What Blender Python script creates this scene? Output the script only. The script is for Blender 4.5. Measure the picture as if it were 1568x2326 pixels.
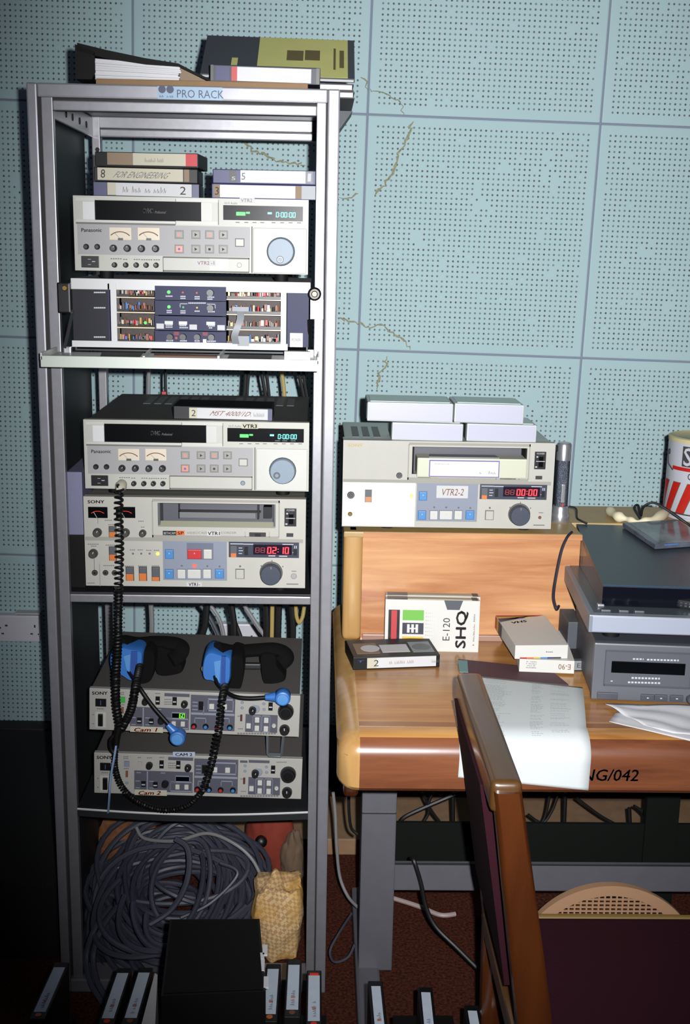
import bpy, bmesh, math, random
from mathutils import Vector, Matrix, Euler
random.seed(7)
for o in list(bpy.data.objects): bpy.data.objects.remove(o)
SC = bpy.context.scene; COL = SC.collection
V = Vector

# ------------------------------------------------------------------ camera
FPX, CX, CY = 2646.874, 784.0, 1163.0
CAM = V((0.44611, -2.17849, 1.53)); PITCH, YAW, ROLL = 0.22312, 0.02492, 0.0191
_f = V((math.sin(YAW)*math.cos(PITCH), math.cos(YAW)*math.cos(PITCH), -math.sin(PITCH)))
_r0 = V((math.cos(YAW), -math.sin(YAW), 0)); _u0 = _r0.cross(_f)
RGT = _r0*math.cos(ROLL) + _u0*math.sin(ROLL); UPV = _u0*math.cos(ROLL) - _r0*math.sin(ROLL); FWD = _f
cd = bpy.data.cameras.new('camera'); cam = bpy.data.objects.new('camera', cd); COL.objects.link(cam)
cd.sensor_fit = 'VERTICAL'; cd.sensor_height = 36.0; cd.lens = FPX*36/2326; cd.clip_start = 0.05
mw = Matrix((RGT, UPV, -FWD)).transposed().to_4x4(); mw.translation = CAM; cam.matrix_world = mw
SC.camera = cam
# ------------------------------------------------------------------ world, flash, exposure
w = bpy.data.worlds.new('world'); SC.world = w; w.use_nodes = True
w.node_tree.nodes['Background'].inputs[0].default_value = (0.66, 0.68, 1.0, 1)
w.node_tree.nodes['Background'].inputs[1].default_value = 0.05
fl = bpy.data.lights.new('camera_flash', 'SPOT'); flash = bpy.data.objects.new('camera_flash', fl); COL.objects.link(flash)
fl.energy = 500; fl.color = (0.97, 0.975, 1.0); fl.spot_size = math.radians(75); fl.spot_blend = 1.0; fl.shadow_soft_size = 0.012
fpos = CAM + RGT*0.052 + UPV*0.032
aim = CAM + (FWD + RGT*((1080-CX)/FPX) - UPV*((850-CY)/FPX))*2.4
flash.scale = (0.73, 1.12, 1.0); flash.location = fpos; flash.rotation_euler = (aim-fpos).to_track_quat('-Z', 'Y').to_euler()
vs = SC.view_settings; vs.view_transform = 'Standard'; vs.look = 'None'; vs.gamma = 1; vs.exposure = 0.0; vs.use_curve_mapping = False

# ------------------------------------------------------------------ picture to place
def ray(x, y): return FWD + RGT*((x-CX)/FPX) - UPV*((y-CY)/FPX)
def PY(x, y, Y): d = ray(x, y); return CAM + d*((Y-CAM.y)/d.y)
def PZ(x, y, Z): d = ray(x, y); return CAM + d*((Z-CAM.z)/d.z)
WD, WYAW, WROLL = 0.95612, -0.01156, 0.01879
WPIV = V((0.5, WD, 1.43)); WROT = Euler((0, WROLL, WYAW)).to_matrix()
def PW(x, y):
    n = WROT @ V((0, -1, 0)); d = ray(x, y); return CAM + d*((WPIV-CAM).dot(n)/d.dot(n))

# ------------------------------------------------------------------ materials
def srgb(r, g, b):
    return tuple((c/255/12.92 if c <= 10 else ((c/255+0.055)/1.055)**2.4) for c in (r, g, b))
MATS = {}; ALB = 0.56
def mat(name, rgb, rough=0.5, metal=0.0, spec=0.5, emit=0, noise=0.0, nscale=30, bump=0, bscale=200, alpha=1, trans=0, sheen=0, coat=0):
    if name in MATS: return MATS[name]
    m = bpy.data.materials.new(name); m.use_nodes = True; nt = m.node_tree; b = nt.nodes['Principled BSDF']
    c = srgb(*rgb) if emit else tuple(q*ALB for q in srgb(*rgb)); b.inputs['Base Color'].default_value = (*c, 1); b.inputs['Roughness'].default_value = rough
    b.inputs['Metallic'].default_value = metal; b.inputs['Specular IOR Level'].default_value = spec
    b.inputs['Alpha'].default_value = alpha; b.inputs['Transmission Weight'].default_value = trans; b.inputs['Coat Weight'].default_value = coat
    if emit: b.inputs['Emission Color'].default_value = (*c, 1); b.inputs['Emission Strength'].default_value = emit
    if noise or bump:
        tc = nt.nodes.new('ShaderNodeTexCoord')
        if noise:
            n = nt.nodes.new('ShaderNodeTexNoise'); n.inputs['Scale'].default_value = nscale; n.inputs['Detail'].default_value = 5
            nt.links.new(tc.outputs['Object'], n.inputs['Vector'])
            mr = nt.nodes.new('ShaderNodeMapRange'); mr.inputs[1].default_value = 0.3; mr.inputs[2].default_value = 0.7
            mr.inputs[3].default_value = 1-noise; mr.inputs[4].default_value = 1+noise
            nt.links.new(n.outputs['Fac'], mr.inputs[0])
            mx = nt.nodes.new('ShaderNodeMix'); mx.data_type = 'RGBA'; mx.blend_type = 'MULTIPLY'; mx.inputs[0].default_value = 1
            mx.inputs[6].default_value = (*c, 1); nt.links.new(mr.outputs[0], mx.inputs[7]); nt.links.new(mx.outputs[2], b.inputs['Base Color'])
        if bump:
            n2 = nt.nodes.new('ShaderNodeTexNoise'); n2.inputs['Scale'].default_value = bscale; n2.inputs['Detail'].default_value = 3
            nt.links.new(tc.outputs['Object'], n2.inputs['Vector'])
            bp = nt.nodes.new('ShaderNodeBump'); bp.inputs['Strength'].default_value = bump; bp.inputs['Distance'].default_value = 0.002
            nt.links.new(n2.outputs['Fac'], bp.inputs['Height']); nt.links.new(bp.outputs[0], b.inputs['Normal'])
    MATS[name] = m; return m
def wood(name, dark, light, axis=0, rough=0.3, scale=1.0, coat=0.3):
    m = bpy.data.materials.new(name); m.use_nodes = True; nt = m.node_tree; b = nt.nodes['Principled BSDF']; L = nt.links.new
    tc = nt.nodes.new('ShaderNodeTexCoord'); mp = nt.nodes.new('ShaderNodeMapping')
    s = [38*scale]*3; s[axis] = 3.2*scale; mp.inputs['Scale'].default_value = s
    n = nt.nodes.new('ShaderNodeTexNoise'); n.inputs['Scale'].default_value = 1.0; n.inputs['Detail'].default_value = 7; n.inputs['Roughness'].default_value = 0.62; n.inputs['Distortion'].default_value = 0.5
    L(tc.outputs['Object'], mp.inputs[0]); L(mp.outputs[0], n.inputs['Vector'])
    mp2 = nt.nodes.new('ShaderNodeMapping'); s2 = [9*scale]*3; s2[axis] = 1.6*scale; mp2.inputs['Scale'].default_value = s2
    n2 = nt.nodes.new('ShaderNodeTexNoise'); n2.inputs['Detail'].default_value = 3; n2.inputs['Scale'].default_value = 1; L(tc.outputs['Object'], mp2.inputs[0]); L(mp2.outputs[0], n2.inputs['Vector'])
    ad = nt.nodes.new('ShaderNodeMath'); ad.operation = 'MULTIPLY_ADD'; ad.inputs[1].default_value = 0.55; L(n.outputs['Fac'], ad.inputs[0])
    ml = nt.nodes.new('ShaderNodeMath'); ml.operation = 'MULTIPLY'; ml.inputs[1].default_value = 0.45; L(n2.outputs['Fac'], ml.inputs[0]); L(ml.outputs[0], ad.inputs[2])
    cr = nt.nodes.new('ShaderNodeValToRGB'); e = cr.color_ramp.elements; e[0].position = 0.36; e[0].color = (*[q*0.62 for q in srgb(*dark)], 1); e[1].position = 0.64; e[1].color = (*[q*0.62 for q in srgb(*light)], 1)
    L(ad.outputs[0], cr.inputs[0]); L(cr.outputs[0], b.inputs['Base Color'])
    b.inputs['Roughness'].default_value = rough; b.inputs['Coat Weight'].default_value = coat; b.inputs['Coat Roughness'].default_value = 0.15
    MATS[name] = m; return m

M = {}
def D(k, *a, **kw): M[k] = mat(k, *a, **kw)
D('rack', (160, 160, 166), 0.40, 0.4, noise=0.05, nscale=60)
D('rack_inner', (168, 168, 172), 0.35, 0.5, noise=0.05, nscale=80)
D('rack_dark', (40, 41, 44), 0.5, 0.2)
D('side_panel', (34, 38, 40), 0.55)
D('groove', (46, 40, 38), 0.8)
D('cream', (193, 193, 182), 0.5, noise=0.02)
D('cream_light', (206, 206, 198), 0.5)
D('grey_area', (166, 164, 164), 0.55)
D('lilac_area', (138, 146, 162), 0.55)
D('lilac_dark', (104, 112, 130), 0.55)
D('sony_face', (193, 191, 180), 0.55, noise=0.02)
D('seam', (118, 116, 108), 0.7)
D('black', (13, 13, 15), 0.4, spec=0.35)
D('matte_black', (9, 9, 10), 0.7, spec=0.2)
D('gloss_black', (6, 7, 10), 0.3, spec=0.08)
D('tape_black', (12, 12, 13), 0.5, spec=0.3)
D('navy', (28, 30, 52), 0.5)
D('navy_blue', (44, 48, 100), 0.5)
D('tbc_dark', (18, 19, 32), 0.5, spec=0.25)
D('tbc_mid', (42, 46, 82), 0.55, spec=0.25)
D('device_top', (92, 90, 88), 0.55, 0.1, noise=0.06, nscale=100)
D('vent', (118, 120, 122), 0.6)
D('ccu_top', (104, 99, 96), 0.6)
D('ccu_face', (182, 180, 172), 0.55)
D('ccu_grey', (88, 88, 102), 0.55)
D('ccu_line', (150, 156, 170), 0.5)
D('white', (226, 226, 224), 0.5)
D('button_white', (214, 214, 206), 0.45)
D('paper', (232, 232, 234), 0.8, noise=0.015)
D('label', (214, 214, 214), 0.75, noise=0.02)
D('label_cream', (205, 200, 178), 0.75)
D('label_tan', (150, 128, 104), 0.75)
D('ink', (60, 56, 58), 0.8)
D('ink_pale', (120, 118, 116), 0.8)
D('ink_red', (255, 62, 30), 0.8)
D('ink_brown', (130, 80, 50), 0.8)
D('ink_white', (200, 204, 210), 0.7)
D('red', (200, 40, 44), 0.5)
D('orange', (226, 120, 36), 0.5)
D('salmon', (226, 150, 124), 0.45)
D('button_taupe', (128, 124, 118), 0.5)
D('button_grey', (150, 150, 142), 0.5)
D('blue_button', (66, 140, 205), 0.45)
D('red_button', (205, 30, 38), 0.45)
D('green', (60, 180, 70), 0.5)
D('yellow', (220, 190, 60), 0.5)
D('dial', (130, 148, 164), 0.5)
D('dial_rim', (90, 94, 98), 0.4)
D('dial_dark', (52, 60, 78), 0.5)
D('knob', (22, 22, 24), 0.4)
D('knob_olive', (62, 64, 58), 0.45)
D('steel', (150, 150, 154), 0.3, 0.9)
D('chrome', (225, 226, 230), 0.28, 0.8)
D('brass', (190, 160, 90), 0.3, 0.8)
D('meter_face', (226, 214, 190), 0.5)
D('led_green', (60, 230, 60), emit=1.2)
D('led_green_dim', (30, 120, 50), emit=0.3)
D('led_red_dim', (120, 20, 24), emit=0.15)
D('led_red', (255, 70, 60), emit=1.3)
D('led_yellow', (255, 205, 70), emit=1.4)
D('seg_red', (255, 44, 50), emit=1.2)
D('seg_red_dim', (110, 16, 30), emit=0.35)
D('seg_cyan', (90, 220, 210), emit=0.9)
D('seg_green', (50, 200, 70), emit=0.8)
D('headset_blue', (58, 124, 205), 0.42)
D('headset_blue_dark', (42, 84, 165), 0.45)
D('foam', (8, 8, 9), 0.9, spec=0.15)
D('cord', (10, 10, 11), 0.5, spec=0.3)
D('tie', (150, 178, 220), 0.4)
D('cable_grey', (74, 76, 90), 0.5)
D('cable_black', (18, 18, 19), 0.5)
D('cable_pale', (150, 148, 148), 0.45)
D('cable_yellow', (190, 165, 96), 0.5)
D('cable_white', (200, 180, 176), 0.5)
D('tan', (196, 152, 116), 0.5)
D('maroon', (48, 16, 26), 0.95, spec=0.1, bump=0.3, bscale=300)
D('desk_steel', (118, 117, 124), 0.45, 0.2, noise=0.04)
D('dark_panel', (24, 28, 24), 0.9, spec=0.1)
D('plastic_case', (206, 212, 212), 0.35)
D('turntable', (150, 156, 166), 0.42, 0.3)
D('deck', (112, 114, 122), 0.42, 0.2)
D('deck_dark', (78, 80, 90), 0.45)
D('lid', (48, 54, 60), 0.3, bump=0.15, bscale=500)
D('lid_front', (14, 16, 26), 0.15)
D('brown_card', (150, 118, 82), 0.8, noise=0.05)
D('olive_cover', (222, 224, 140), 0.5, noise=0.03)
D('dark_cover', (76, 82, 88), 0.6)
D('maroon_cover', (84, 48, 58), 0.7)
D('teal_cover', (120, 160, 160), 0.7)
D('sleeve_white', (226, 224, 216), 0.55)
D('rag_orange', (150, 96, 56), 0.9, noise=0.25, nscale=60, bump=0.5, bscale=150)
D('rag_red', (150, 54, 34), 0.85, noise=0.1)
D('rag_brown', (124, 100, 78), 0.9)
D('tin_white', (210, 212, 220), 0.35)
D('tin_red', (206, 38, 28), 0.35)
D('tin_lid', (226, 214, 160), 0.5)
D('cloth_cream', (248, 238, 200), 0.8)
D('shelf_olive', (196, 164, 104), 0.5, noise=0.06)
D('skirting', (26, 24, 24), 0.7)
D('case_black', (17, 16, 15), 0.95, noise=0.4, nscale=150)
D('plank', (170, 134, 100), 0.7, noise=0.1)
D('crack', (172, 174, 142), 0.9, noise=0.3, nscale=200)
D('joint', (150, 160, 180), 0.8)
D('conduit', (248, 248, 255), 0.4)
D('glass_smoke', (70, 70, 74), 0.1)
D('pcb', (52, 34, 22), 0.6, noise=0.6, nscale=220)
D('pcb_edge', (255, 236, 200), 0.5)
D('cap_white', (210, 205, 190), 0.5)
D('pot_blue', (70, 130, 210), 0.5)
D('resistor', (150, 80, 50), 0.5)
D('ribbon', (140, 146, 150), 0.5)
D('cd', (92, 96, 108), 0.15, noise=0.4, nscale=25)
D('purple', (110, 96, 170), 0.6)
D('gold', (180, 150, 80), 0.3, 0.8)
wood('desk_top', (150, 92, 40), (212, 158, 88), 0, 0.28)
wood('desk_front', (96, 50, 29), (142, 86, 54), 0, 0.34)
wood('riser_wood', (180, 114, 70), (230, 176, 122), 0, 0.35)
wood('trim_wood', (176, 130, 72), (214, 172, 112), 2, 0.3, 0.6)
wood('chair_wood', (56, 26, 10), (82, 41, 15), 2, 0.25, 0.5)
wood('chair_rail', (64, 41, 17), (88, 59, 27), 1, 0.3, 0.5)
for k in ('desk_top', 'desk_front', 'riser_wood', 'trim_wood', 'chair_wood', 'chair_rail'): M[k] = MATS[k]

def tile_material():
    m = bpy.data.materials.new('acoustic_tile'); m.use_nodes = True; nt = m.node_tree; b = nt.nodes['Principled BSDF']; L = nt.links.new
    def mth(op, a, c=None, d=None):
        n = nt.nodes.new('ShaderNodeMath'); n.operation = op
        for i, q in enumerate((a, c, d)):
            if q is None: continue
            if isinstance(q, (int, float)): n.inputs[i].default_value = q
            else: L(q, n.inputs[i])
        return n.outputs[0]
    tc = nt.nodes.new('ShaderNodeTexCoord'); sp = nt.nodes.new('ShaderNodeSeparateXYZ'); L(tc.outputs['Object'], sp.inputs[0])
    oi = nt.nodes.new('ShaderNodeObjectInfo')
    P = 0.01325; n = 42
    cell = []; loc = []; inside = []
    for k in (0, 2):
        u = mth('ADD', mth('DIVIDE', sp.outputs[k], P), n/2.0)
        fl_ = mth('FLOOR', u); cell.append(fl_); loc.append(mth('SUBTRACT', mth('SUBTRACT', u, fl_), 0.5))
        inside.append(mth('MULTIPLY', mth('GREATER_THAN', u, 0.0), mth('LESS_THAN', u, float(n))))
    d = mth('SQRT', mth('ADD', mth('MULTIPLY', loc[0], loc[0]), mth('MULTIPLY', loc[1], loc[1])))
    mr = nt.nodes.new('ShaderNodeMapRange'); mr.inputs[1].default_value = 0.15; mr.inputs[2].default_value = 0.215; mr.inputs[3].default_value = 1; mr.inputs[4].default_value = 0
    L(d, mr.inputs[0])
    cb = nt.nodes.new('ShaderNodeCombineXYZ'); L(cell[0], cb.inputs[0]); L(cell[1], cb.inputs[1]); L(oi.outputs['Random'], cb.inputs[2])
    wn = nt.nodes.new('ShaderNodeTexWhiteNoise'); wn.noise_dimensions = '3D'; L(cb.outputs[0], wn.inputs['Vector'])
    # paint has filled some holes, in patches and singly
    ns = nt.nodes.new('ShaderNodeTexNoise'); ns.inputs['Scale'].default_value = 0.16; ns.inputs['Detail'].default_value = 2; L(cb.outputs[0], ns.inputs['Vector'])
    keep = mth('GREATER_THAN', mth('SUBTRACT', wn.outputs['Value'], mth('MULTIPLY', mth('MAXIMUM', mth('SUBTRACT', ns.outputs['Fac'], 0.60), 0.0), 9.0)), 0.02)
    strength = mth('MULTIPLY_ADD', wn.outputs['Value'], 0.35, 0.6)
    hole = mth('MULTIPLY', mth('MULTIPLY', mth('MULTIPLY', mr.outputs[0], keep), mth('MULTIPLY', inside[0], inside[1])), strength)
    n1 = nt.nodes.new('ShaderNodeTexNoise'); n1.inputs['Scale'].default_value = 3; n1.inputs['Detail'].default_value = 4; L(tc.outputs['Object'], n1.inputs['Vector'])
    c0 = nt.nodes.new('ShaderNodeMix'); c0.data_type = 'RGBA'; L(n1.outputs['Fac'], c0.inputs[0]); c0.inputs[6].default_value = (*srgb(148, 174, 176), 1); c0.inputs[7].default_value = (*srgb(157, 182, 184), 1)
    c1 = nt.nodes.new('ShaderNodeMix'); c1.data_type = 'RGBA'; L(hole, c1.inputs[0]); L(c0.outputs[2], c1.inputs[6]); c1.inputs[7].default_value = (*srgb(66, 52, 44), 1)
    L(c1.outputs[2], b.inputs['Base Color']); b.inputs['Roughness'].default_value = 0.62; b.inputs['Specular IOR Level'].default_value = 0.3
    bp = nt.nodes.new('ShaderNodeBump'); bp.invert = True; bp.inputs['Strength'].default_value = 0.6; bp.inputs['Distance'].default_value = 0.003
    L(hole, bp.inputs['Height']); L(bp.outputs[0], b.inputs['Normal'])
    M['tile'] = m
tile_material()
def carpet_material():
    m = bpy.data.materials.new('carpet'); m.use_nodes = True; nt = m.node_tree; b = nt.nodes['Principled BSDF']; L = nt.links.new
    tc = nt.nodes.new('ShaderNodeTexCoord'); n = nt.nodes.new('ShaderNodeTexNoise'); n.inputs['Scale'].default_value = 160; n.inputs['Detail'].default_value = 4; L(tc.outputs['Object'], n.inputs['Vector'])
    cr = nt.nodes.new('ShaderNodeValToRGB'); e = cr.color_ramp.elements; e[0].position = 0.35; e[0].color = (*srgb(42, 20, 14), 1); e[1].position = 0.68; e[1].color = (*srgb(86, 43, 30), 1)
    L(n.outputs['Fac'], cr.inputs[0]); L(cr.outputs[0], b.inputs['Base Color']); b.inputs['Roughness'].default_value = 0.95; b.inputs['Specular IOR Level'].default_value = 0.1
    bp = nt.nodes.new('ShaderNodeBump'); bp.inputs['Strength'].default_value = 0.6; L(n.outputs['Fac'], bp.inputs['Height']); L(bp.outputs[0], b.inputs['Normal']); M['carpet'] = m
carpet_material()
def check_material():
    m = bpy.data.materials.new('checked_cloth'); m.use_nodes = True; nt = m.node_tree; b = nt.nodes['Principled BSDF']; L = nt.links.new
    tc = nt.nodes.new('ShaderNodeTexCoord'); mp = nt.nodes.new('ShaderNodeMapping'); mp.inputs['Rotation'].default_value = (0, 0.7, 0.5); L(tc.outputs['Object'], mp.inputs[0])
    ck = nt.nodes.new('ShaderNodeTexChecker'); ck.inputs['Scale'].default_value = 130; ck.inputs[1].default_value = (*srgb(196, 168, 120), 1); ck.inputs[2].default_value = (*srgb(166, 130, 90), 1)
    L(mp.outputs[0], ck.inputs[0]); n = nt.nodes.new('ShaderNodeTexNoise'); n.inputs['Scale'].default_value = 14; L(tc.outputs['Object'], n.inputs['Vector'])
    mx = nt.nodes.new('ShaderNodeMix'); mx.data_type = 'RGBA'; L(ck.outputs[0], mx.inputs[6]); mx.inputs[7].default_value = (*srgb(178, 132, 48), 1)
    mr = nt.nodes.new('ShaderNodeMapRange'); mr.inputs[1].default_value = 0.45; mr.inputs[2].default_value = 0.62; mr.inputs[4].default_value = 0.75; L(n.outputs['Fac'], mr.inputs[0]); L(mr.outputs[0], mx.inputs[0])
    L(mx.outputs[2], b.inputs['Base Color']); b.inputs['Roughness'].default_value = 0.9; M['checked'] = m
check_material()

# ------------------------------------------------------------------ mesh helpers
WM = {}
STUFF = {'panel_print', 'panel_lines', 'counter_print', 'display_marks', 'switch_marks', 'section_bars', 'cover_print', 'door_print', 'small_print', 'handwriting', 'print', 'dot_screen', 'strobe_dots', 'logo', 'level_bars', 'counter_digits', 'digits', 'meter_scale', 'shell_edge', 'emblem'}
class MB:
    def __init__(s): s.v = []; s.f = []
    def add(s, vs, fs):
        n = len(s.v); s.v += [V(q) for q in vs]; s.f += [tuple(i+n for i in f) for f in fs]; return s
    def box(s, x0, x1, y0, y1, z0, z1):
        x0, x1 = min(x0, x1), max(x0, x1); y0, y1 = min(y0, y1), max(y0, y1); z0, z1 = min(z0, z1), max(z0, z1)
        return s.add([(x0,y0,z0),(x1,y0,z0),(x1,y1,z0),(x0,y1,z0),(x0,y0,z1),(x1,y0,z1),(x1,y1,z1),(x0,y1,z1)],
                     [(0,3,2,1),(4,5,6,7),(0,1,5,4),(1,2,6,5),(2,3,7,6),(3,0,4,7)])
    def rbox(s, x0, x1, y0, y1, z0, z1, b=0.003, seg=2):
        bm = bmesh.new(); t = MB().box(x0, x1, y0, y1, z0, z1)
        vs = [bm.verts.new(q) for q in t.v]; [bm.faces.new([vs[i] for i in f]) for f in t.f]
        bmesh.ops.bevel(bm, geom=bm.edges[:], offset=b, segments=seg, affect='EDGES', profile=0.6)
        bm.verts.index_update(); s.add([q.co.copy() for q in bm.verts], [tuple(q.index for q in f.verts) for f in bm.faces]); bm.free(); return s
    def prism(s, pts, vec):
        n = len(pts); p = [V(q) for q in pts]; vec = V(vec)
        return s.add(p + [q+vec for q in p], [tuple(range(n))[::-1], tuple(range(n, 2*n))] + [(i, (i+1) % n, n+(i+1) % n, n+i) for i in range(n)])
    def cyl(s, p0, p1, r0, r1=None, n=20):
        p0, p1 = V(p0), V(p1); r1 = r0 if r1 is None else r1; a = (p1-p0).normalized(); u = a.orthogonal().normalized(); w_ = a.cross(u)
        vs = []
        for p, r in ((p0, r0), (p1, r1)):
            vs += [p + (u*math.cos(2*math.pi*i/n) + w_*math.sin(2*math.pi*i/n))*r for i in range(n)]
        return s.add(vs, [tuple(range(n))[::-1], tuple(range(n, 2*n))] + [(i, (i+1) % n, n+(i+1) % n, n+i) for i in range(n)])
    def lathe(s, prof, c=(0,0,0), ax=(0,0,1), n=28):
        c = V(c); a = V(ax).normalized(); u = a.orthogonal().normalized(); w_ = a.cross(u); vs = []; fs = []
        for r, h in prof: vs += [c + a*h + (u*math.cos(2*math.pi*i/n) + w_*math.sin(2*math.pi*i/n))*r for i in range(n)]
        for k in range(len(prof)-1): fs += [(k*n+i, k*n+(i+1) % n, (k+1)*n+(i+1) % n, (k+1)*n+i) for i in range(n)]
        fs += [tuple(range(n))[::-1], tuple(range((len(prof)-1)*n, len(prof)*n))]
        return s.add(vs, fs)
    def tube(s, pts, r, n=8, flat=1.0):
        p = [V(q) for q in pts]; m = len(p); t0 = (p[1]-p[0]).normalized(); u = t0.orthogonal().normalized(); vs = []
        for i in range(m):
            t = (p[min(i+1, m-1)] - p[max(i-1, 0)]).normalized(); u = (u - t*u.dot(t)); u = u.normalized() if u.length > 1e-6 else t.orthogonal().normalized(); w_ = t.cross(u)
            rr = r(i/(m-1)) if callable(r) else r
            vs += [p[i] + (u*math.cos(2*math.pi*k/n) + w_*math.sin(2*math.pi*k/n)*flat)*rr for k in range(n)]
        fs = [(i*n+k, i*n+(k+1) % n, (i+1)*n+(k+1) % n, (i+1)*n+k) for i in range(m-1) for k in range(n)]
        return s.add(vs, fs + [tuple(range(n))[::-1], tuple(range((m-1)*n, m*n))])
    def plate(s, pts, d):                       # thin plate from a polygon, given its extrusion vector
        return s.prism(pts, d)
    def build(s, name, m, parent=None, smooth=False, local=False, origin=None, mw=None):
        me = bpy.data.meshes.new(name); vs = s.v
        if parent is not None:
            if not local: inv = WM[parent].inverted(); vs = [inv @ q for q in vs]
        elif mw is not None:
            if not local: inv = mw.inverted(); vs = [inv @ q for q in vs]
        else:
            if origin is None:
                xs = [q.x for q in vs]; ys = [q.y for q in vs]; zs = [q.z for q in vs]
                origin = V(((min(xs)+max(xs))/2, (min(ys)+max(ys))/2, min(zs)))
            origin = V(origin); vs = [q-origin for q in vs]; mw = Matrix.Translation(origin)
        me.from_pydata([tuple(q) for q in vs], [], s.f)
        bm = bmesh.new(); bm.from_mesh(me); bmesh.ops.recalc_face_normals(bm, faces=bm.faces); bm.to_mesh(me); bm.free()
        me.materials.append(M[m] if isinstance(m, str) else m)
        if smooth: me.shade_smooth(); me.set_sharp_from_angle(angle=math.radians(40))
        o = bpy.data.objects.new(name, me); COL.objects.link(o)
        if name in STUFF: o['kind'] = 'stuff'
        if parent is not None: o.parent = parent; WM[o] = WM[parent]
        else: o.matrix_world = mw; WM[o] = mw
        return o
def tag(o, label, cat, group=None):
    o['label'] = label; o['category'] = cat
    if group: o['group'] = group
    return o
def thing(name, label, cat, loc=(0,0,0), rot=(0,0,0), group=None):
    o = bpy.data.objects.new(name, None); COL.objects.link(o); o.empty_display_size = 0.05
    mw = Matrix.Translation(V(loc)) @ Euler(rot).to_matrix().to_4x4(); o.matrix_world = mw; WM[o] = mw
    return tag(o, label, cat, group)
def struct(o): o['kind'] = 'structure'; return o
_tc = {}
def text_geo(s):
    if s not in _tc:
        cu = bpy.data.curves.new('t', 'FONT'); cu.body = s; cu.resolution_u = 2; ob = bpy.data.objects.new('t', cu); COL.objects.link(ob)
        dg = bpy.context.evaluated_depsgraph_get(); me = bpy.data.meshes.new_from_object(ob.evaluated_get(dg))
        vs = [(q.co.x, q.co.y) for q in me.vertices]; fs = [tuple(p.vertices) for p in me.polygons]
        x0 = min(q[0] for q in vs); x1 = max(q[0] for q in vs); y0 = min(q[1] for q in vs); y1 = max(q[1] for q in vs)
        _tc[s] = ([((x-x0)/(x1-x0), (y-y0)/(y1-y0)) for x, y in vs], fs)
        bpy.data.objects.remove(ob); bpy.data.curves.remove(cu); bpy.data.meshes.remove(me)
    return _tc[s]
def text_on(mb, s, o, ux, uy, shear=0, bold=0):         # unit letter box spanned by ux, uy from corner o
    vs, fs = text_geo(s); o, ux, uy = V(o), V(ux), V(uy)
    if bold:
        for dx, dy in ((-bold, 0), (bold, 0), (0, bold), (0, -bold)): mb.add([o + ux*(x+dx+shear*y) + uy*(y+dy*3) for x, y in vs], fs)
    return mb.add([o + ux*(x+shear*y) + uy*y for x, y in vs], fs)
def scribble(mb, o, ux, uy, n=10, w=0.06, seed=1):     # a line of handwriting too small to read
    rnd = random.Random(seed); o, ux, uy = V(o), V(ux), V(uy); x = 0.0; k = 1.0/n
    for i in range(n):
        if rnd.random() < 0.16: x += k; continue
        h = 0.55+0.45*rnd.random(); a = 0.25*k*rnd.random()
        for (xa, ya, xb, yb) in ((0.1, 0, 0.35, h), (0.35, h, 0.6, 0.1*h), (0.6, 0.1*h, 0.85, h*0.6)):
            pa = o + ux*(x+xa*k+a) + uy*ya; pb = o + ux*(x+xb*k+a) + uy*yb; t = ux*(w*k)
            mb.add([pa, pa+t, pb+t, pb], [(0, 1, 2, 3)])
        x += k
def spline(pts, n=12):
    p = [V(q) for q in pts]; out = []
    for i in range(len(p)-1):
        a, b, c, d = p[max(i-1, 0)], p[i], p[i+1], p[min(i+2, len(p)-1)]
        for k in range(n):
            t = k/n; out.append(0.5*((2*b) + (c-a)*t + (2*a-5*b+4*c-d)*t*t + (3*b-a-3*c+d)*t**3))
    return out + [p[-1]]
def coil(path, R, pitch, r, n=6, seg=10):
    p = spline(path, 30); L = [0]
    for i in range(1, len(p)): L.append(L[-1] + (p[i]-p[i-1]).length)
    tot = L[-1]; turns = tot/pitch; N = int(turns*seg); pts = []; u = (p[1]-p[0]).orthogonal().normalized(); j = 0
    for k in range(N+1):
        s_ = tot*k/N
        while j < len(L)-2 and L[j+1] < s_: j += 1
        f = (s_-L[j])/max(L[j+1]-L[j], 1e-9); c = p[j].lerp(p[j+1], f); t = (p[j+1]-p[j]).normalized(); u = (u - t*u.dot(t)).normalized(); w_ = t.cross(u); a = 2*math.pi*k/seg
        pts.append(c + (u*math.cos(a) + w_*math.sin(a))*R)
    return MB().tube(pts, r, n)
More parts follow.
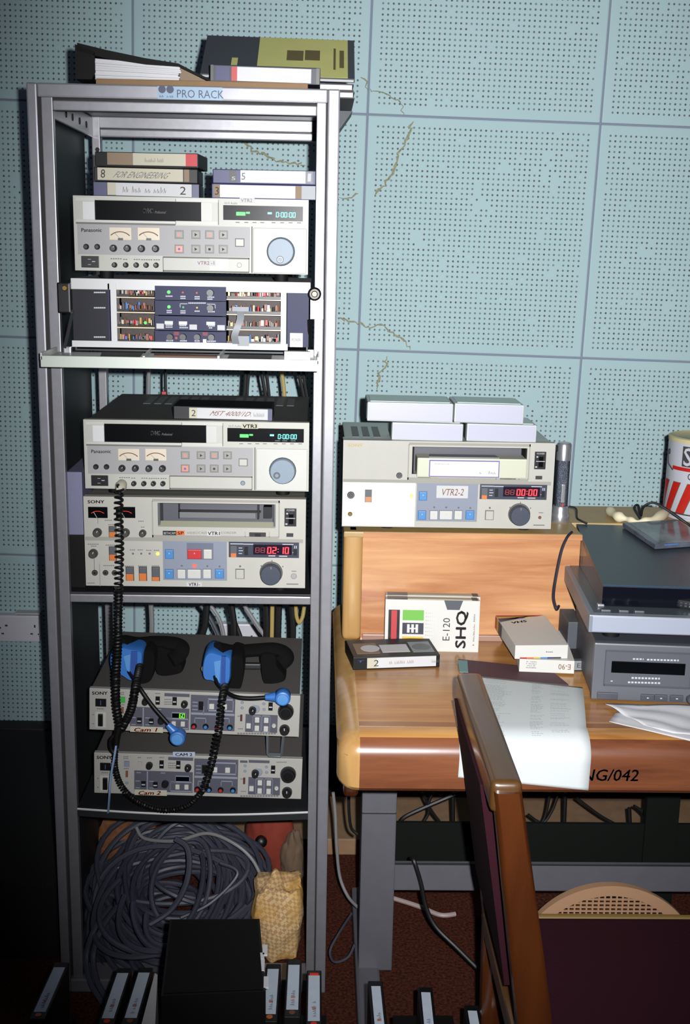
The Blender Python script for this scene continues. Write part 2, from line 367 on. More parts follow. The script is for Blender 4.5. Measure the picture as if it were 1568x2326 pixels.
class Panel:
    """a flat front: local x right, y into the thing, z up; features are given in the units of a drawing of the front"""
    def __init__(s, root, W, H, TL, TR, BL):
        s.root, s.W, s.H, s.TL = root, W, H, V((*TL, 0)); s.a = V((*TR, 0))-s.TL; s.b = V((*BL, 0))-s.TL
        s.det = s.a.x*s.b.y - s.a.y*s.b.x; s.k = W/s.a.length
    def p(s, x, y):
        d = V((x, y, 0))-s.TL; return ((d.x*s.b.y-d.y*s.b.x)/s.det*s.W, s.H-(s.a.x*d.y-s.a.y*d.x)/s.det*s.H)
    def rect(s, name, m, x0, y0, x1, y1, d=0.002, b=0, base=0.0006, parent=None):
        X0, Z0 = s.p(x0, y1); X1, Z1 = s.p(x1, y0); ym = (y0+y1)/2; xm = (x0+x1)/2
        X0 = s.p(x0, ym)[0]; X1 = s.p(x1, ym)[0]; Z0 = s.p(xm, y1)[1]; Z1 = s.p(xm, y0)[1]
        mb = MB(); mb.rbox(X0, X1, -d, base, Z0, Z1, b) if b else mb.box(X0, X1, -d, base, Z0, Z1)
        return mb.build(name, m, parent or s.root, local=True)
    def mark(s, mb, x0, y0, x1, y1, d=0.0004):
        X0, Z0 = s.p(x0, y1); X1, Z1 = s.p(x1, y0); return mb.add([(X0, -d, Z0), (X1, -d, Z0), (X1, -d, Z1), (X0, -d, Z1)], [(0, 1, 2, 3)])
    def outline(s, mb, x0, y0, x1, y1, t=3, d=0.0004):
        s.mark(mb, x0, y0, x1, y0+t, d); s.mark(mb, x0, y1-t, x1, y1, d); s.mark(mb, x0, y0, x0+t, y1, d); s.mark(mb, x1-t, y0, x1, y1, d); return mb
    def disc(s, name, m, x, y, r, d=0.006, taper=0.9, base=0.0, parent=None, n=24):
        X, Z = s.p(x, y); R = r*s.k; b = min(0.0012, d*0.3)
        return MB().lathe([(R, -base), (R, d*0.3), (R*taper, d-b), (R*taper-b, d)], (X, 0, Z), (0, -1, 0), n).build(name, m, parent or s.root, True, True)
    def knob(s, x, y, r, m='knob', d=0.011, ptr='ink_white', ang=100, taper=0.85):
        k = s.disc('knob', m, x, y, r, d, taper)
        if ptr:
            X, Z = s.p(x, y); R = r*s.k*taper; a = math.radians(ang); u = V((math.cos(a), 0, math.sin(a))); t = V((-u.z, 0, u.x))*R*0.09; o = V((X, -d-0.0003, Z))
            MB().add([o+u*R*0.25-t, o+u*R*0.85-t, o+u*R*0.85+t, o+u*R*0.25+t], [(0, 1, 2, 3)]).build('pointer', ptr, k, local=True)
        return k
    def text(s, t, m, x0, y0, x1, y1, d=0.0007, shear=0, bold=0, name='lettering', parent=None):
        X0, Z0 = s.p(x0, y1); X1, Z1 = s.p(x1, y0); Zr = s.p(x1, y1)[1]; Xt = s.p(x0, y0)
        return text_on(MB(), t, (X0, -d, Z0), (X1-X0, 0, Zr-Z0), (Xt[0]-X0, 0, Xt[1]-Z0), shear, bold).build(name, m, parent or s.root, local=True)
def jitter(rnd, a): return (rnd.random()*2-1)*a

# ================================================================== the setting
fo = MB().add([(-2.5,-3,0),(3.5,-3,0),(3.5,1.3,0),(-2.5,1.3,0)], [(0,1,2,3)]).build('floor', 'carpet', origin=(0,0,0)); struct(fo)
wmw = Matrix.Translation(WPIV) @ WROT.to_4x4()
wall = MB().box(-2.2, 2.6, 0.0045, 0.08, -1.43, 1.3).build('wall_back', 'joint', mw=wmw, local=True); struct(wall)
T = 0.6; tx, tz = 0.5544-WPIV.x, 1.7349+0.13-WPIV.z          # a corner where four tiles meet, in the wall's own frame
def tile_mesh(w_, h_):
    e = 0.0022; return MB().rbox(-w_/2+e, w_/2-e, 0, 0.02, -h_/2+e, h_/2-e, 0.003, 2)
def place_tile(me, X, Z):
    o = bpy.data.objects.new('acoustic_tile', me); COL.objects.link(o); o.parent = wall; o.location = (X, 0, Z); return o
first = None
for i in range(-4, 4):
    for j in range(-2, 3):
        X = tx+(i+0.5)*T; Z = tz-(j+0.5)*T
        if first is None:
            first = tile_mesh(T, T).build('acoustic_tile', 'tile', wall, local=True); first.location = (X, 0, Z)
        elif j == 2:                                              # the cut course at the bottom
            place_tile(first.data, X, Z)
        else: place_tile(first.data, X, Z)
# dark skirting below the tiles
struct(MB().rbox(-2.2, 3.0, WD-0.045, WD+0.03, 0.0, 0.19, 0.004).build('baseboard_back', 'skirting'))
def crack(pts, wd, seed):
    rnd = random.Random(seed); inv = wmw.inverted(); P_ = [inv @ PW(*q) for q in pts]; line = []
    for a, b in zip(P_, P_[1:]):
        n = max(2, int((b-a).length/0.007))
        for k in range(n): line.append(a.lerp(b, k/n) + V((jitter(rnd, 0.006), 0, jitter(rnd, 0.005))))
    line.append(P_[-1]); vs = []; fs = []
    for k, q in enumerate(line):
        t = (line[min(k+1, len(line)-1)]-line[max(k-1, 0)]).normalized(); nn = V((-t.z, 0, t.x)); e = wd*(0.35+rnd.random())*(0.3 if k in (0, len(line)-1) else 1)
        vs += [V((q.x, -0.0012, q.z))+nn*e, V((q.x, -0.0022, q.z)), V((q.x, -0.0012, q.z))-nn*e]
        if k: a = 3*(k-1); fs += [(a, a+1, a+4, a+3), (a+1, a+2, a+5, a+4)]
    MB().add(vs, fs).build('crack', 'crack', wall, local=True)
crack([(552,322),(575,340),(602,352),(632,365),(660,368),(694,376)], 0.0026, 1)
crack([(935,280),(928,305),(908,345),(898,382),(880,410),(852,444)], 0.0032, 2)
crack([(771,722),(800,730),(835,742),(868,740),(905,765),(932,795)], 0.0024, 3)
crack([(882,806),(876,828),(860,850),(856,884)], 0.0028, 4)
crack([(818,178),(832,190),(838,205)], 0.002, 5)
crack([(838,205),(880,215),(912,235),(918,262)], 0.0014, 6)
crack([(772,445),(792,452),(815,440)], 0.002, 7)
# double sockets screwed to the tiles
def socket(x0, y0, x1, y1, label, slots):
    a = PW(x0, y0); b = PW(x1, y1); r_ = thing('wall_socket', label, 'socket', ((a.x+b.x)/2, a.y, b.z))
    MB().rbox(a.x, b.x, a.y-0.028, a.y+0.0, b.z, a.z, 0.004).build('faceplate', 'conduit', r_)
    for (sx, sy, sw, sh) in slots:
        p_ = PW(sx, sy); y = a.y-0.0285
        MB().box(p_.x-sw/2, p_.x+sw/2, y, y+0.003, p_.z-sh/2, p_.z+sh/2).build('pin_slot', 'ink', r_)
    return r_
s1 = socket(-60, 1390, 95, 1452, 'long white double socket plate on the wall left of the rack', [(20,1414,0.007,0.005),(5,1419,0.007,0.005),(84,1416,0.004,0.008),(12,1432,0.007,0.004),(77,1433,0.007,0.004),(92,1434,0.003,0.004)])
a = PW(40, 1385); b = PW(95, 1389); MB().box(a.x, b.x, a.y-0.03, a.y, b.z, a.z).build('cover_strip', 'white', s1)
s2 = socket(484, 1410, 592, 1468, 'white double socket plate on the wall behind the rack cables', [(573,1440,0.005,0.009),(562,1456,0.008,0.004),(578,1457,0.008,0.004)])
p_ = PW(540, 1428); MB().rbox(p_.x-0.012, p_.x+0.012, a.y-0.034, a.y-0.024, p_.z-0.014, p_.z+0.014, 0.002).build('switch', 'white', s2)
tag(MB().rbox(-0.95, -0.105, 0.10, 0.905, 0.0, 0.188, 0.012).build('flight_case', 'case_black'), 'low black flight case against the wall left of the rack', 'trunk')
tag(MB().rbox(0.1, 2.2, 0.56, 0.80, 0.0, 0.045, 0.003).build('plank', 'plank'), 'pale wooden plank lying on the floor along the wall under the desk', 'plank')

# ================================================================== equipment rack
XL, XL2, XL3, XL4 = -0.0735, -0.055, -0.0495, -0.0295
XR4, XR3, XR2, XR = 0.4365, 0.4535, 0.4560, 0.4775
ZT = 1.802; RD = 0.50
rack = thing('equipment_rack', 'tall open grey steel equipment rack standing against the acoustic wall', 'rack', ((XL+XR)/2, 0.2, 0))
Yf = -0.012
MB().rbox(XL, XL2, Yf, 0.05, 0, ZT, 0.003).build('front_post', 'rack', rack)
MB().rbox(XR2, XR, Yf, 0.05, 0, ZT, 0.003).build('front_post', 'rack', rack)
MB().rbox(XL3, XL4, -0.006, 0.012, 0.03, ZT-0.022, 0.0015).build('mounting_rail', 'rack_inner', rack)
MB().rbox(XR4, XR3, -0.006, 0.012, 0.03, ZT-0.022, 0.0015).build('mounting_rail', 'rack_inner', rack)
for x0, x1 in ((XL2, XL3), (XR3, XR2)): MB().box(x0-0.001, x1+0.001, 0.002, 0.03, 0.03, ZT-0.018).build('groove_strip', 'groove', rack)
MB().rbox(XL2, XR2, Yf, 0.05, ZT-0.024, ZT, 0.003).build('top_bar', 'rack', rack)
MB().rbox(XL4, XR4, -0.004, 0.02, ZT-0.045, ZT-0.028, 0.002).build('inner_top_bar', 'rack_inner', rack)
MB().box(XL2, XR2, 0.003, 0.03, ZT-0.03, ZT-0.022).build('groove_strip', 'groove', rack)
MB().box(XL, XR, 0.05, RD, ZT-0.006, ZT-0.001).build('top_plate', 'rack', rack)
MB().rbox(XL2, XR2, Yf, 0.05, 0.0, 0.03, 0.003).build('bottom_bar', 'rack', rack)
# rear frame: two posts with oval punchings and a stepped cross bar
for x0, x1 in ((-0.052, -0.034), (XR4+0.006, XR-0.004)):
    MB().rbox(x0, x1, RD-0.03, RD, 0, ZT-0.006, 0.002).build('rear_post', 'rack_inner', rack)
    for k in range(6):
        z = ZT-0.075-k*0.028
        MB().lathe([(0.0048, 0), (0.0048, 0.0012)], ((x0+x1)/2+0.003, RD-0.03, z), (0, -1, 0), 12).build('slot_hole', 'groove', rack, True)
MB().rbox(-0.052, XR-0.004, RD-0.028, RD-0.006, ZT-0.03, ZT-0.006, 0.002).build('rear_bar', 'rack_inner', rack)
MB().rbox(-0.034, XR4+0.004, RD-0.036, RD-0.012, ZT-0.049, ZT-0.0315, 0.003).build('rear_bar_lip', 'rack_inner', rack)
MB().rbox(-0.055, -0.049, 0.05, RD-0.03, ZT-0.05, ZT-0.008, 0.002).build('side_bar', 'rack_inner', rack)
for y in (0.2, 0.26, 0.33, 0.40):
    MB().lathe([(0.007, 0), (0.007, 0.001)], (-0.049, y, ZT-0.03), (1, 0, 0), 12).build('slot_hole', 'groove', rack, True)
MB().box(XL+0.002, XL+0.006, 0.05, RD-0.03, 0.02, ZT-0.008).build('side_panel', 'side_panel', rack)
MB().box(XR-0.006, XR-0.002, 0.05, RD-0.03, 0.02, ZT-0.008).build('side_panel', 'side_panel', rack)
# two shelves
zs = 0.866
MB().rbox(XL3, XR3, 0.012, 0.46, zs-0.004, zs, 0.001).build('shelf', 'rack_dark', rack)
MB().rbox(XL4, XR4, -0.004, 0.012, zs-0.016, zs, 0.002).build('shelf_lip', 'rack_inner', rack)
zs2 = 0.412
lip = []; N = 24
for k in range(N+1):
    t = k/N; x = XL4+(XR4-XL4)*t; sag = -0.009*math.sin(math.pi*t) + 0.004*(1-t); lip.append((x, sag))
mb = MB(); vs = []
for x, s_ in lip: vs += [(x, -0.004, zs2-0.018+s_), (x, -0.004, zs2-0.001+s_), (x, 0.002, zs2+s_), (x, 0.42, zs2), (x, 0.42, zs2-0.004), (x, 0.004, zs2-0.004+s_), (x, 0.004, zs2-0.018+s_)]
fs = [(7*k+i, 7*k+(i+1) % 7, 7*(k+1)+(i+1) % 7, 7*(k+1)+i) for k in range(N) for i in range(7)] + [tuple(range(7)), tuple(range(7*N, 7*N+7))]
mb.add(vs, fs).build('shelf', 'rack_dark', rack)
mb = MB(); mb.tube([(x, -0.004, zs2-0.002+s_) for x, s_ in lip], 0.0022, 6); mb.build('shelf_edge', 'white', rack, True)
# name strip on the top bar
a = PY(358, 202, Yf-0.0006); b = PY(505, 229, Yf-0.0006)
strip = MB().box(a.x, b.x, Yf-0.0008, Yf, ZT-0.0235, ZT-0.002).build('name_strip', mat('strip_blue', (150, 180, 205), 0.4), rack)
M['strip_blue'] = MATS['strip_blue']; M['strip_ink'] = mat('strip_ink', (38, 52, 88), 0.5)
text_on(MB(), 'PRO RACK', (a.x+0.034, Yf-0.0014, ZT-0.0205), (0.082, 0, 0), (0, 0, 0.0135)).build('lettering', 'strip_ink', strip)
lg = MB()
for cx_ in (a.x+0.008, a.x+0.022): lg.lathe([(0.0066, 0), (0.0066, 0.0006)], (cx_, Yf-0.0008, ZT-0.007), (0, -1, 0), 16)
lg.build('emblem', 'strip_ink', strip)
mk = MB(); scribble(mk, (a.x+0.002, Yf-0.0014, ZT-0.021), (0.026, 0, 0), (0, 0, 0.005), 6, 0.14, 3); mk.build('small_print', 'strip_ink', strip)

# ================================================================== half-width-panel video recorders with jog dial
def framed(root, name, m, W, H, d0, d1, hx0, hx1, hz0, hz1):
    return MB().box(0, W, d0, d1, 0, hz0).box(0, W, d0, d1, hz1, H).box(0, hx0, d0, d1, hz0, hz1).box(hx1, W, d0, d1, hz0, hz1).build(name, m, root, local=True)
def seven(mb, s_, o, ux, uy, t=0.14):            # seven-segment figures
    seg = {'0': 'abcdef', '1': 'bc', '2': 'abged', '3': 'abgcd', '5': 'afgcd', '6': 'afgedc', '8': 'abcdefg', ' ': '', ':': ':'}
    o, ux, uy = V(o), V(ux), V(uy); n = sum(0.45 if ch == ':' else 1 for ch in s_); w_ = 1.0/n; x = 0
    R_ = {'a': (.08, .88, .82, 1), 'd': (.08, 0, .82, .12), 'g': (.12, .44, .78, .56), 'f': (.04, .52, .04+t*1.3, .98), 'e': (.04, .02, .04+t*1.3, .48), 'b': (.86-t*1.3, .52, .86, .98), 'c': (.86-t*1.3, .02, .86, .48)}
    for ch in s_:
        if ch == ':':
            for y in (.22, .62): mb.add([o+ux*(x+w_*.12)+uy*y, o+ux*(x+w_*.3)+uy*y, o+ux*(x+w_*.3)+uy*(y+.13), o+ux*(x+w_*.12)+uy*(y+.13)], [(0,1,2,3)])
            x += w_*0.45; continue
        for c_ in seg[ch]:
            x0, y0, x1, y1 = R_[c_]; sh = 0.06
            mb.add([o+ux*(x+w_*(x0+sh*y0))+uy*y0, o+ux*(x+w_*(x1+sh*y0))+uy*y0, o+ux*(x+w_*(x1+sh*y1))+uy*y1, o+ux*(x+w_*(x0+sh*y1))+uy*y1], [(0,1,2,3)])
        x += w_
    return mb
def jog_vtr(loc, label, upper):
    W, H, Dp = 0.424, 0.132, 0.41
    r_ = thing('video_recorder', label, 'recorder', loc, group='recorders with jog dials in the rack')
    P_ = Panel(r_, W, H, (128,240), (1423,255), (133,632))
    MB().rbox(0.004, W-0.004, 0.014, Dp, 0.002, H-0.002, 0.002).build('body', 'device_top', r_, local=True)
    hx0, hz0 = P_.p(247, 366); hx1, hz1 = P_.p(832, 270)
    framed(r_, 'front_panel', 'cream', W, H, 0, 0.016, hx0, hx1, hz0, hz1)
    MB().box(hx0, hx1, 0.004, 0.012, hz0, hz1).build('cassette_door', 'gloss_black', r_, local=True)
    P_.rect('bezel', 'cream_light', 143, 251, 247, 268, 0.0012); P_.rect('bezel', 'cream_light', 143, 368, 690, 384, 0.0012)
    P_.rect('bezel_light', 'white', 182, 272, 247, 364, 0.0016); P_.rect('bezel_light', 'cream_light', 832, 274, 892, 368, 0.0016)
    P_.rect('bezel', 'cream_light', 692, 253, 925, 270, 0.0012); P_.rect('bezel', 'cream_light', 692, 370, 925, 388, 0.0012)
    X0, Z0 = P_.p(512, 328); X1, Z1 = P_.p(565, 306)
    text_on(MB(), 'SVHS', (X0, 0.0035, Z0), (X1-X0, 0, 0), (0, 0, Z1-Z0), bold=0.006).build('lettering', 'ink_white', r_, local=True)
    X0, Z0 = P_.p(573, 330); X1, Z1 = P_.p(632, 317)
    text_on(MB(), 'Professional', (X0, 0.0035, Z0), (X1-X0, 0, 0), (0, 0, Z1-Z0), 0.1).build('lettering', 'ink_pale', r_, local=True)
    P_.rect('control_area', 'grey_area', 150, 392, 1103, 552, 0.0008)
    lines = MB(); P_.mark(lines, 925, 258, 928, 388); P_.outline(lines, 620, 560, 1100, 636, 3); P_.mark(lines, 1112, 395, 1116, 640); P_.mark(lines, 143, 384, 690, 387, .0014); P_.mark(lines, 690, 254, 693, 268, .0016); P_.mark(lines, 690, 370, 693, 388, .0016)
    lines.build('panel_lines', 'seam', r_, local=True)
    dsp = P_.rect('display', 'gloss_black', 953, 287, 1393, 364, 0.001)
    X0, Z0 = P_.p(1243, 346); X1, Z1 = P_.p(1354, 320)
    seven(MB(), '0:00:00', (X0, -0.0014, Z0), (X1-X0, 0, 0), (0, 0, Z1-Z0)).build('counter_digits', 'seg_cyan', dsp, local=True)
    mk = MB(); P_.mark(mk, 1025, 320, 1075, 338, .0014); P_.mark(mk, 1079, 319, 1100, 328, .0014); mk.build('level_bars', 'seg_green', dsp, local=True)
    mk = MB(); P_.mark(mk, 1198, 320, 1221, 330, .0014); mk.build('indicator', 'seg_cyan', dsp, local=True)
    mk = MB(); [P_.mark(mk, x, 354, x+28, 358, .0014) for x in (1228, 1270, 1318)]; mk.build('display_marks', 'ink_pale', dsp, local=True)
    mk = MB(); [P_.mark(mk, x, 372, x+22, 376) for x in (1022, 1070, 1115, 1158, 1220, 1268, 1315, 1362)]
    for x, y, n in ((163,447,9),(200,464,3),(190,485,2),(235,485,2),(330,474,5),(490,475,5),(330,567,5),(400,570,2),(458,570,3),(500,571,5),(568,571,3),(690,406,4),(785,408,2),(860,407,3),(925,408,4),(690,486,3),(790,486,2),(865,486,2),(940,487,2),(1020,447,4)):
        for k in range(n): P_.mark(mk, x+k*13, y, x+k*13+9, y+5)
    mk.build('panel_print', 'ink_pale', r_, local=True)
    P_.text('Panasonic', 'ink_pale', 172, 410, 283, 429, d=0.0012, bold=0.006)
    P_.text('Hi-Fi Audio', 'ink_pale', 960, 268, 1030, 280)
    for x in (325, 481):                                             # level meters
        m_ = P_.rect('level_meter', 'meter_face', x, 404, x+122, 471, 0.0018, 0.0008)
        arc = MB(); X, Z = P_.p(x+61, 478); R = 62*P_.k
        for k in range(14):
            a0 = math.radians(142-k*7.5); a1 = math.radians(142-(k+1)*7.5)
            q = [(X+math.cos(a_)*R*e, -0.0022, Z+math.sin(a_)*R*e*0.8) for a_, e in ((a0, 1), (a1, 1), (a1, 1.1), (a0, 1.1))]; arc.add(q, [(0,1,2,3)])
        arc.build('meter_scale', 'ink_brown', m_, local=True)
        nd = MB(); a_ = math.radians(118); nd.add([(X, -0.0023, Z+.004), (X+.0006, -0.0023, Z+.004), (X+math.cos(a_)*R*1.05+.0006, -0.0023, Z+math.sin(a_)*R*.82), (X+math.cos(a_)*R*1.05, -0.0023, Z+math.sin(a_)*R*.82)], [(0,1,2,3)]); nd.build('needle', 'ink', m_, local=True)
        P_.rect('meter_base', 'knob_olive', x+48, 460, x+76, 472, 0.0026, parent=m_)
    for x, y in ((197, 507), (258, 507)): P_.knob(x, y, 16, 'knob', 0.007, None)
    for i, (x, y) in enumerate(((348,514),(425,514),(503,515),(581,515))): P_.knob(x, y, 20, 'knob', 0.012, 'ink_white', 60+i*20)
    for i, x in enumerate((353, 415, 473, 528, 583)): P_.knob(x, 602, 15, 'knob', 0.010, 'ink_white', 90+i*10)
    sw = P_.rect('power_switch', 'black', 168, 556, 266, 617, 0.0015, 0.0008)
    mk = MB(); P_.mark(mk, 228, 583, 246, 587, .002); P_.mark(mk, 205, 572, 222, 574, .002); P_.mark(mk, 205, 600, 222, 602, .002); mk.build('switch_marks', 'ink_white', sw, local=True)
    for j, (y, row) in enumerate(((440, ('taupe_red','taupe','taupe_red','taupe')), (516, ('salmon','taupe','taupe','taupe')))):
        for x, k in zip((711, 803, 879, 955), row):
            fr = P_.rect('button', 'button_taupe', x-25, y-23, x+25, y+22, 0.002, 0.0006)
            P_.rect('button_cap', 'salmon' if k == 'salmon' else 'button_grey', x-19, y-17, x+19, y+16, 0.0032, 0.0006, parent=fr)
            X, Z = P_.p(x, y); s_ = 9*P_.k; kind = {803: 'tri', 955: 'tri', 879: 'sq', 711: 'dot'}[x]
            q = [(X-s_*.7, -.0036, Z-s_), (X+s_, -.0036, Z), (X-s_*.7, -.0036, Z+s_)] if kind == 'tri' else [(X-s_*.7, -.0036, Z-s_*.7), (X+s_*.7, -.0036, Z-s_*.7), (X+s_*.7, -.0036, Z+s_*.7), (X-s_*.7, -.0036, Z+s_*.7)]
            MB().add(q, [tuple(range(len(q)))]).build('button_mark', 'led_red' if 'red' in k and j == 0 else ('purple' if k == 'salmon' else 'ink'), fr, local=True)
    fr = P_.rect('button', 'seam', 1020, 458, 1072, 502, 0.0018, 0.0006); P_.rect('button_cap', 'cream', 1024, 462, 1068, 498, 0.003, 0.0006, parent=fr)
    P_.disc('round_button', 'dial' if not upper else 'white', 1045, 599, 14, 0.003)
    P_.rect('jog_panel', 'cream_light', 1122, 403, 1417, 641, 0.0035, 0.0015)
    ring = P_.disc('jog_ring', 'dial_rim', 1275, 526, 80, 0.006, 0.98)
    dl = P_.disc('jog_dial', 'dial', 1275, 526, 75, 0.015, 0.96, n=40)
    P_.disc('finger_dimple', 'dial_rim', (1243 if not upper else 1273), (547 if not upper else 568), 22, 0.0158, 0.95, parent=dl)
    P_.disc('dimple_centre', 'dial', (1243 if not upper else 1273), (547 if not upper else 568), 14, 0.0162, 0.9, parent=dl)
    for x in (0.05, W-0.05):
        for y in (0.04, Dp-0.05): MB().cyl((x, y, -0.0135), (x, y, 0.003), 0.013, n=16).build('foot', 'matte_black', r_, True, True)
    for g0, n in ((0.075, 6), (0.262, 6)):
        for k in range(n): MB().rbox(g0+k*0.0225, g0+k*0.0225+0.015, 0.25, 0.37, H-0.003, H-0.0012, 0.0004).build('vent_slot', 'vent', r_, local=True)
    if upper:
        st = P_.rect('sticker', 'label', 1043, 245, 1125, 272, 0.0018); P_.text('VTR2', 'ink_pale', 1050, 250, 1112, 268, 0.0022, parent=st)
        st = P_.rect('sticker', 'label', 800, 572, 915, 604, 0.0009); P_.text('VTR2 -1', 'ink_brown', 812, 579, 905, 598, 0.0012, parent=st)
        P_.rect('peeled_patch', 'cream_light', 880, 566, 985, 630, 0.0007)
    else:
        st = P_.rect('sticker', 'label_cream', 1034, 258, 1130, 288, 0.0018); P_.text('VTR3', 'ink', 1041, 264, 1122, 284, 0.0022, parent=st, bold=0.01)
    return r_
v2 = jog_vtr((0, 0, 1.4804), 'beige video recorder with jog dial marked VTR2, uppermost in the rack', True)
v3 = jog_vtr((0.006, 0, 1.0747), 'beige video recorder with jog dial marked VTR3 and a coiled cord plugged in', False)

# ================================================================== recorders with a digital counter and dark search dial
def beta_vtr(loc, label, W, H, Dp, desk, rot=0):
    r_ = thing('video_recorder', label, 'recorder', loc, (0, 0, rot))
    P_ = Panel(r_, W, H, (122,66), (1410,86), (132,582))
    top = 'device_top' if not desk else 'plastic_case'
    MB().rbox(0.003, W-0.003, 0.058, Dp, 0.002, H-0.003, 0.002).build('body', mat('beta_top', (128, 128, 120), 0.5) if not desk else mat('desk_vtr_top', (206, 222, 210), 0.5), r_, local=True)
    hx0, hz0 = P_.p(553, 240) if not desk else P_.p(545, 268); hx1, hz1 = P_.p(1234, 114) if not desk else P_.p(1240, 116)
    framed(r_, 'front_panel', 'sony_face', W, H, 0, 0.018, hx0, hx1, hz0, hz1)
    framed(r_, 'body_collar', MATS['beta_top'] if not desk else MATS['desk_vtr_top'], W-0.003, H-0.003, 0.018, 0.0585, hx0, hx1, hz0, hz1)
    mk = MB(); P_.outline(mk, 520, 92, 1258, 302, 3); P_.mark(mk, 130, 316, 1400, 318); P_.mark(mk, 1060, 270, 1063, 300); P_.mark(mk, 1200, 272, 1203, 302)
    if not desk: P_.mark(mk, 212, 455, 215, 585)
    mk.build('panel_lines', mat('seam_pale', (165, 163, 152), 0.7), r_, local=True)
    MB().box(hx0, hx1, 0.05, 0.055, hz0, hz1).build('slot_back', mat('slot_back', (78, 78, 88), 0.5), r_, local=True)
    if not desk:
        MB().box(hx0, hx1, 0.004, 0.05, hz1-0.001, hz1).build('slot_wall', 'dial_rim', r_, local=True)
        MB().add([(hx0, 0.0, hz0), (hx1, 0.0, hz0), (hx1, 0.012, hz0+0.009), (hx0, 0.012, hz0+0.009)], [(0,1,2,3)]).build('slot_sill', mat('slot_sill', (176, 176, 152), 0.5), r_, local=True)
        MB().box(hx0, hx0+0.004, 0.003, 0.05, hz0, hz1).build('slot_wall', 'dial_rim', r_, local=True); MB().box(hx1-0.004, hx1, 0.003, 0.05, hz0, hz1).build('slot_wall', 'dial_rim', r_, local=True)
        x_ = P_.p(1125, 150)[0]; x2 = P_.p(1185, 150)[0]
        MB().box(x_, x_+0.003, 0.03, 0.05, hz0+.01, hz1).box(hx0+.035, hx1-.03, 0.038, 0.05, hz0+.021, hz0+.0235).box(hx0+.035, hx0+.037, 0.038, 0.05, hz0+.008, hz1-.006).build('loading_gate', 'black', r_, local=True)
        MB().box(x2-0.008, x2+0.008, 0.03, 0.05, hz0+.012, hz1-0.012).build('loading_hub', 'black', r_, local=True)
        MB().box(hx0+.037, x_-.004, 0.04, 0.05, hz0+.009, hz0+.02).build('loading_tray', 'vent', r_, local=True)
    else:
        MB().box(hx0, hx0+0.004, 0.004, 0.05, hz0, hz1).build('slot_wall', 'matte_black', r_, local=True); MB().box(hx1-0.003, hx1, 0.004, 0.05, hz0, hz1).build('slot_wall', 'matte_black', r_, local=True)
    bd = P_.rect('badge', 'black', 582, 264, 660, 289, 0.0012); P_.rect('badge_end', 'orange', 660, 264, 708, 289, 0.0012, parent=bd)
    P_.text('BETACAM', 'ink_white', 588, 270, 655, 284, 0.0015, parent=bd); P_.text('SP', 'ink_red', 668, 268, 702, 286, 0.0015, parent=bd, bold=.02)
    P_.text('VIDEOCASSETTE RECORDER', 'ink_pale', 722, 270, 1010, 282, 0.0006)
    sw = P_.rect('eject_switch', 'ink', 1085, 275, 1182, 299, 0.0016); P_.rect('slider', 'black', 1118, 282, 1152, 298, 0.003, parent=sw)
    ps = P_.rect('power_switch', 'black', 1288, 136, 1357, 240, 0.0016, 0.0006)
    P_.text('POWER', 'ink_white', 1300, 142, 1346, 152, 0.002, parent=ps); P_.rect('rocker', 'gloss_black', 1313, 165, 1340, 225, 0.004, 0.0008, parent=ps)
    mk = MB(); P_.mark(mk, 1298, 162, 1308, 170, .002); P_.mark(mk, 1296, 190, 1350, 193, .0042); P_.mark(mk, 1294, 222, 1306, 230, .002); mk.build('switch_marks', 'ink_white', ps, local=True)
    P_.rect('button', 'ink', 1302, 280, 1342, 300, 0.002)
    P_.rect('transport_area', 'lilac_area', 583, 326, 957, 553, 0.0008)
    def btn(m, x0, y0, x1, y1):
        fr = P_.rect('button', 'lilac_dark', x0-3, y0-3, x1+3, y1+3, 0.0012); P_.rect('button_cap', m, x0, y0, x1, y1, 0.0042, 0.0012, parent=fr)
        X, Z = P_.p((x0+x1)/2, (y0+y1)/2-6); MB().add([(X-.001, -.0045, Z-.001), (X+.001, -.0045, Z-.001), (X+.001, -.0045, Z+.001), (X-.001, -.0045, Z+.001)], [(0,1,2,3)]).build('button_mark', 'ink_white', fr, local=True)
    btn('blue_button', 597, 373, 644, 424)
    if not desk:
        P_.rect('record_area', 'lilac_dark', 722, 335, 877, 431, 0.0011); btn('red_button', 727, 371, 809, 426); btn('button_white', 821, 371, 869, 425)
    for (m, x0, x1) in (('blue_button', 597, 644), ('button_white', 669, 716), ('button_white', 728, 806), ('button_white', 819, 866), ('blue_button', 890, 939)): btn(m, x0, 488, x1, 540)
    for x, y in ((693, 467), (843, 470), (915, 472)): P_.disc('lamp', 'ink_pale', x, y, 6, 0.0018)
    if not desk: P_.disc('lamp', 'led_red', 767, 468, 12, 0.0025)
    else: P_.disc('lamp', 'ink_pale', 767, 468, 6, 0.0018)
    dp_ = P_.rect('counter_panel', mat('counter_panel', (44, 50, 70), 0.4), 967, 331, 1378, 421, 0.001)
    P_.rect('counter_window', mat('counter_window', (30, 22, 40), 0.2), 1110, 346, 1335, 404, 0.0013, parent=dp_)
    X0, Z0 = P_.p(1190, 398); X1, Z1 = P_.p(1322, 360)
    seven(MB(), '02:10' if not desk else '00:00', (X0, -0.0016, Z0), (X1-X0, 0, 0), (0, 0, Z1-Z0), 0.18).build('counter_digits', 'seg_red', dp_, local=True)
    X0, Z0 = P_.p(1120, 392); X1, Z1 = P_.p(1182, 362)
    seven(MB(), '88', (X0, -0.0016, Z0), (X1-X0, 0, 0), (0, 0, Z1-Z0), 0.12).build('counter_digits', 'seg_red_dim', dp_, local=True)
    MB2 = P_.rect('rocker_switch', 'dial_rim', 978, 352, 1013, 416, 0.002, parent=dp_); P_.rect('rocker_switch', 'orange', 980, 394, 1011, 416, 0.0032, parent=dp_)
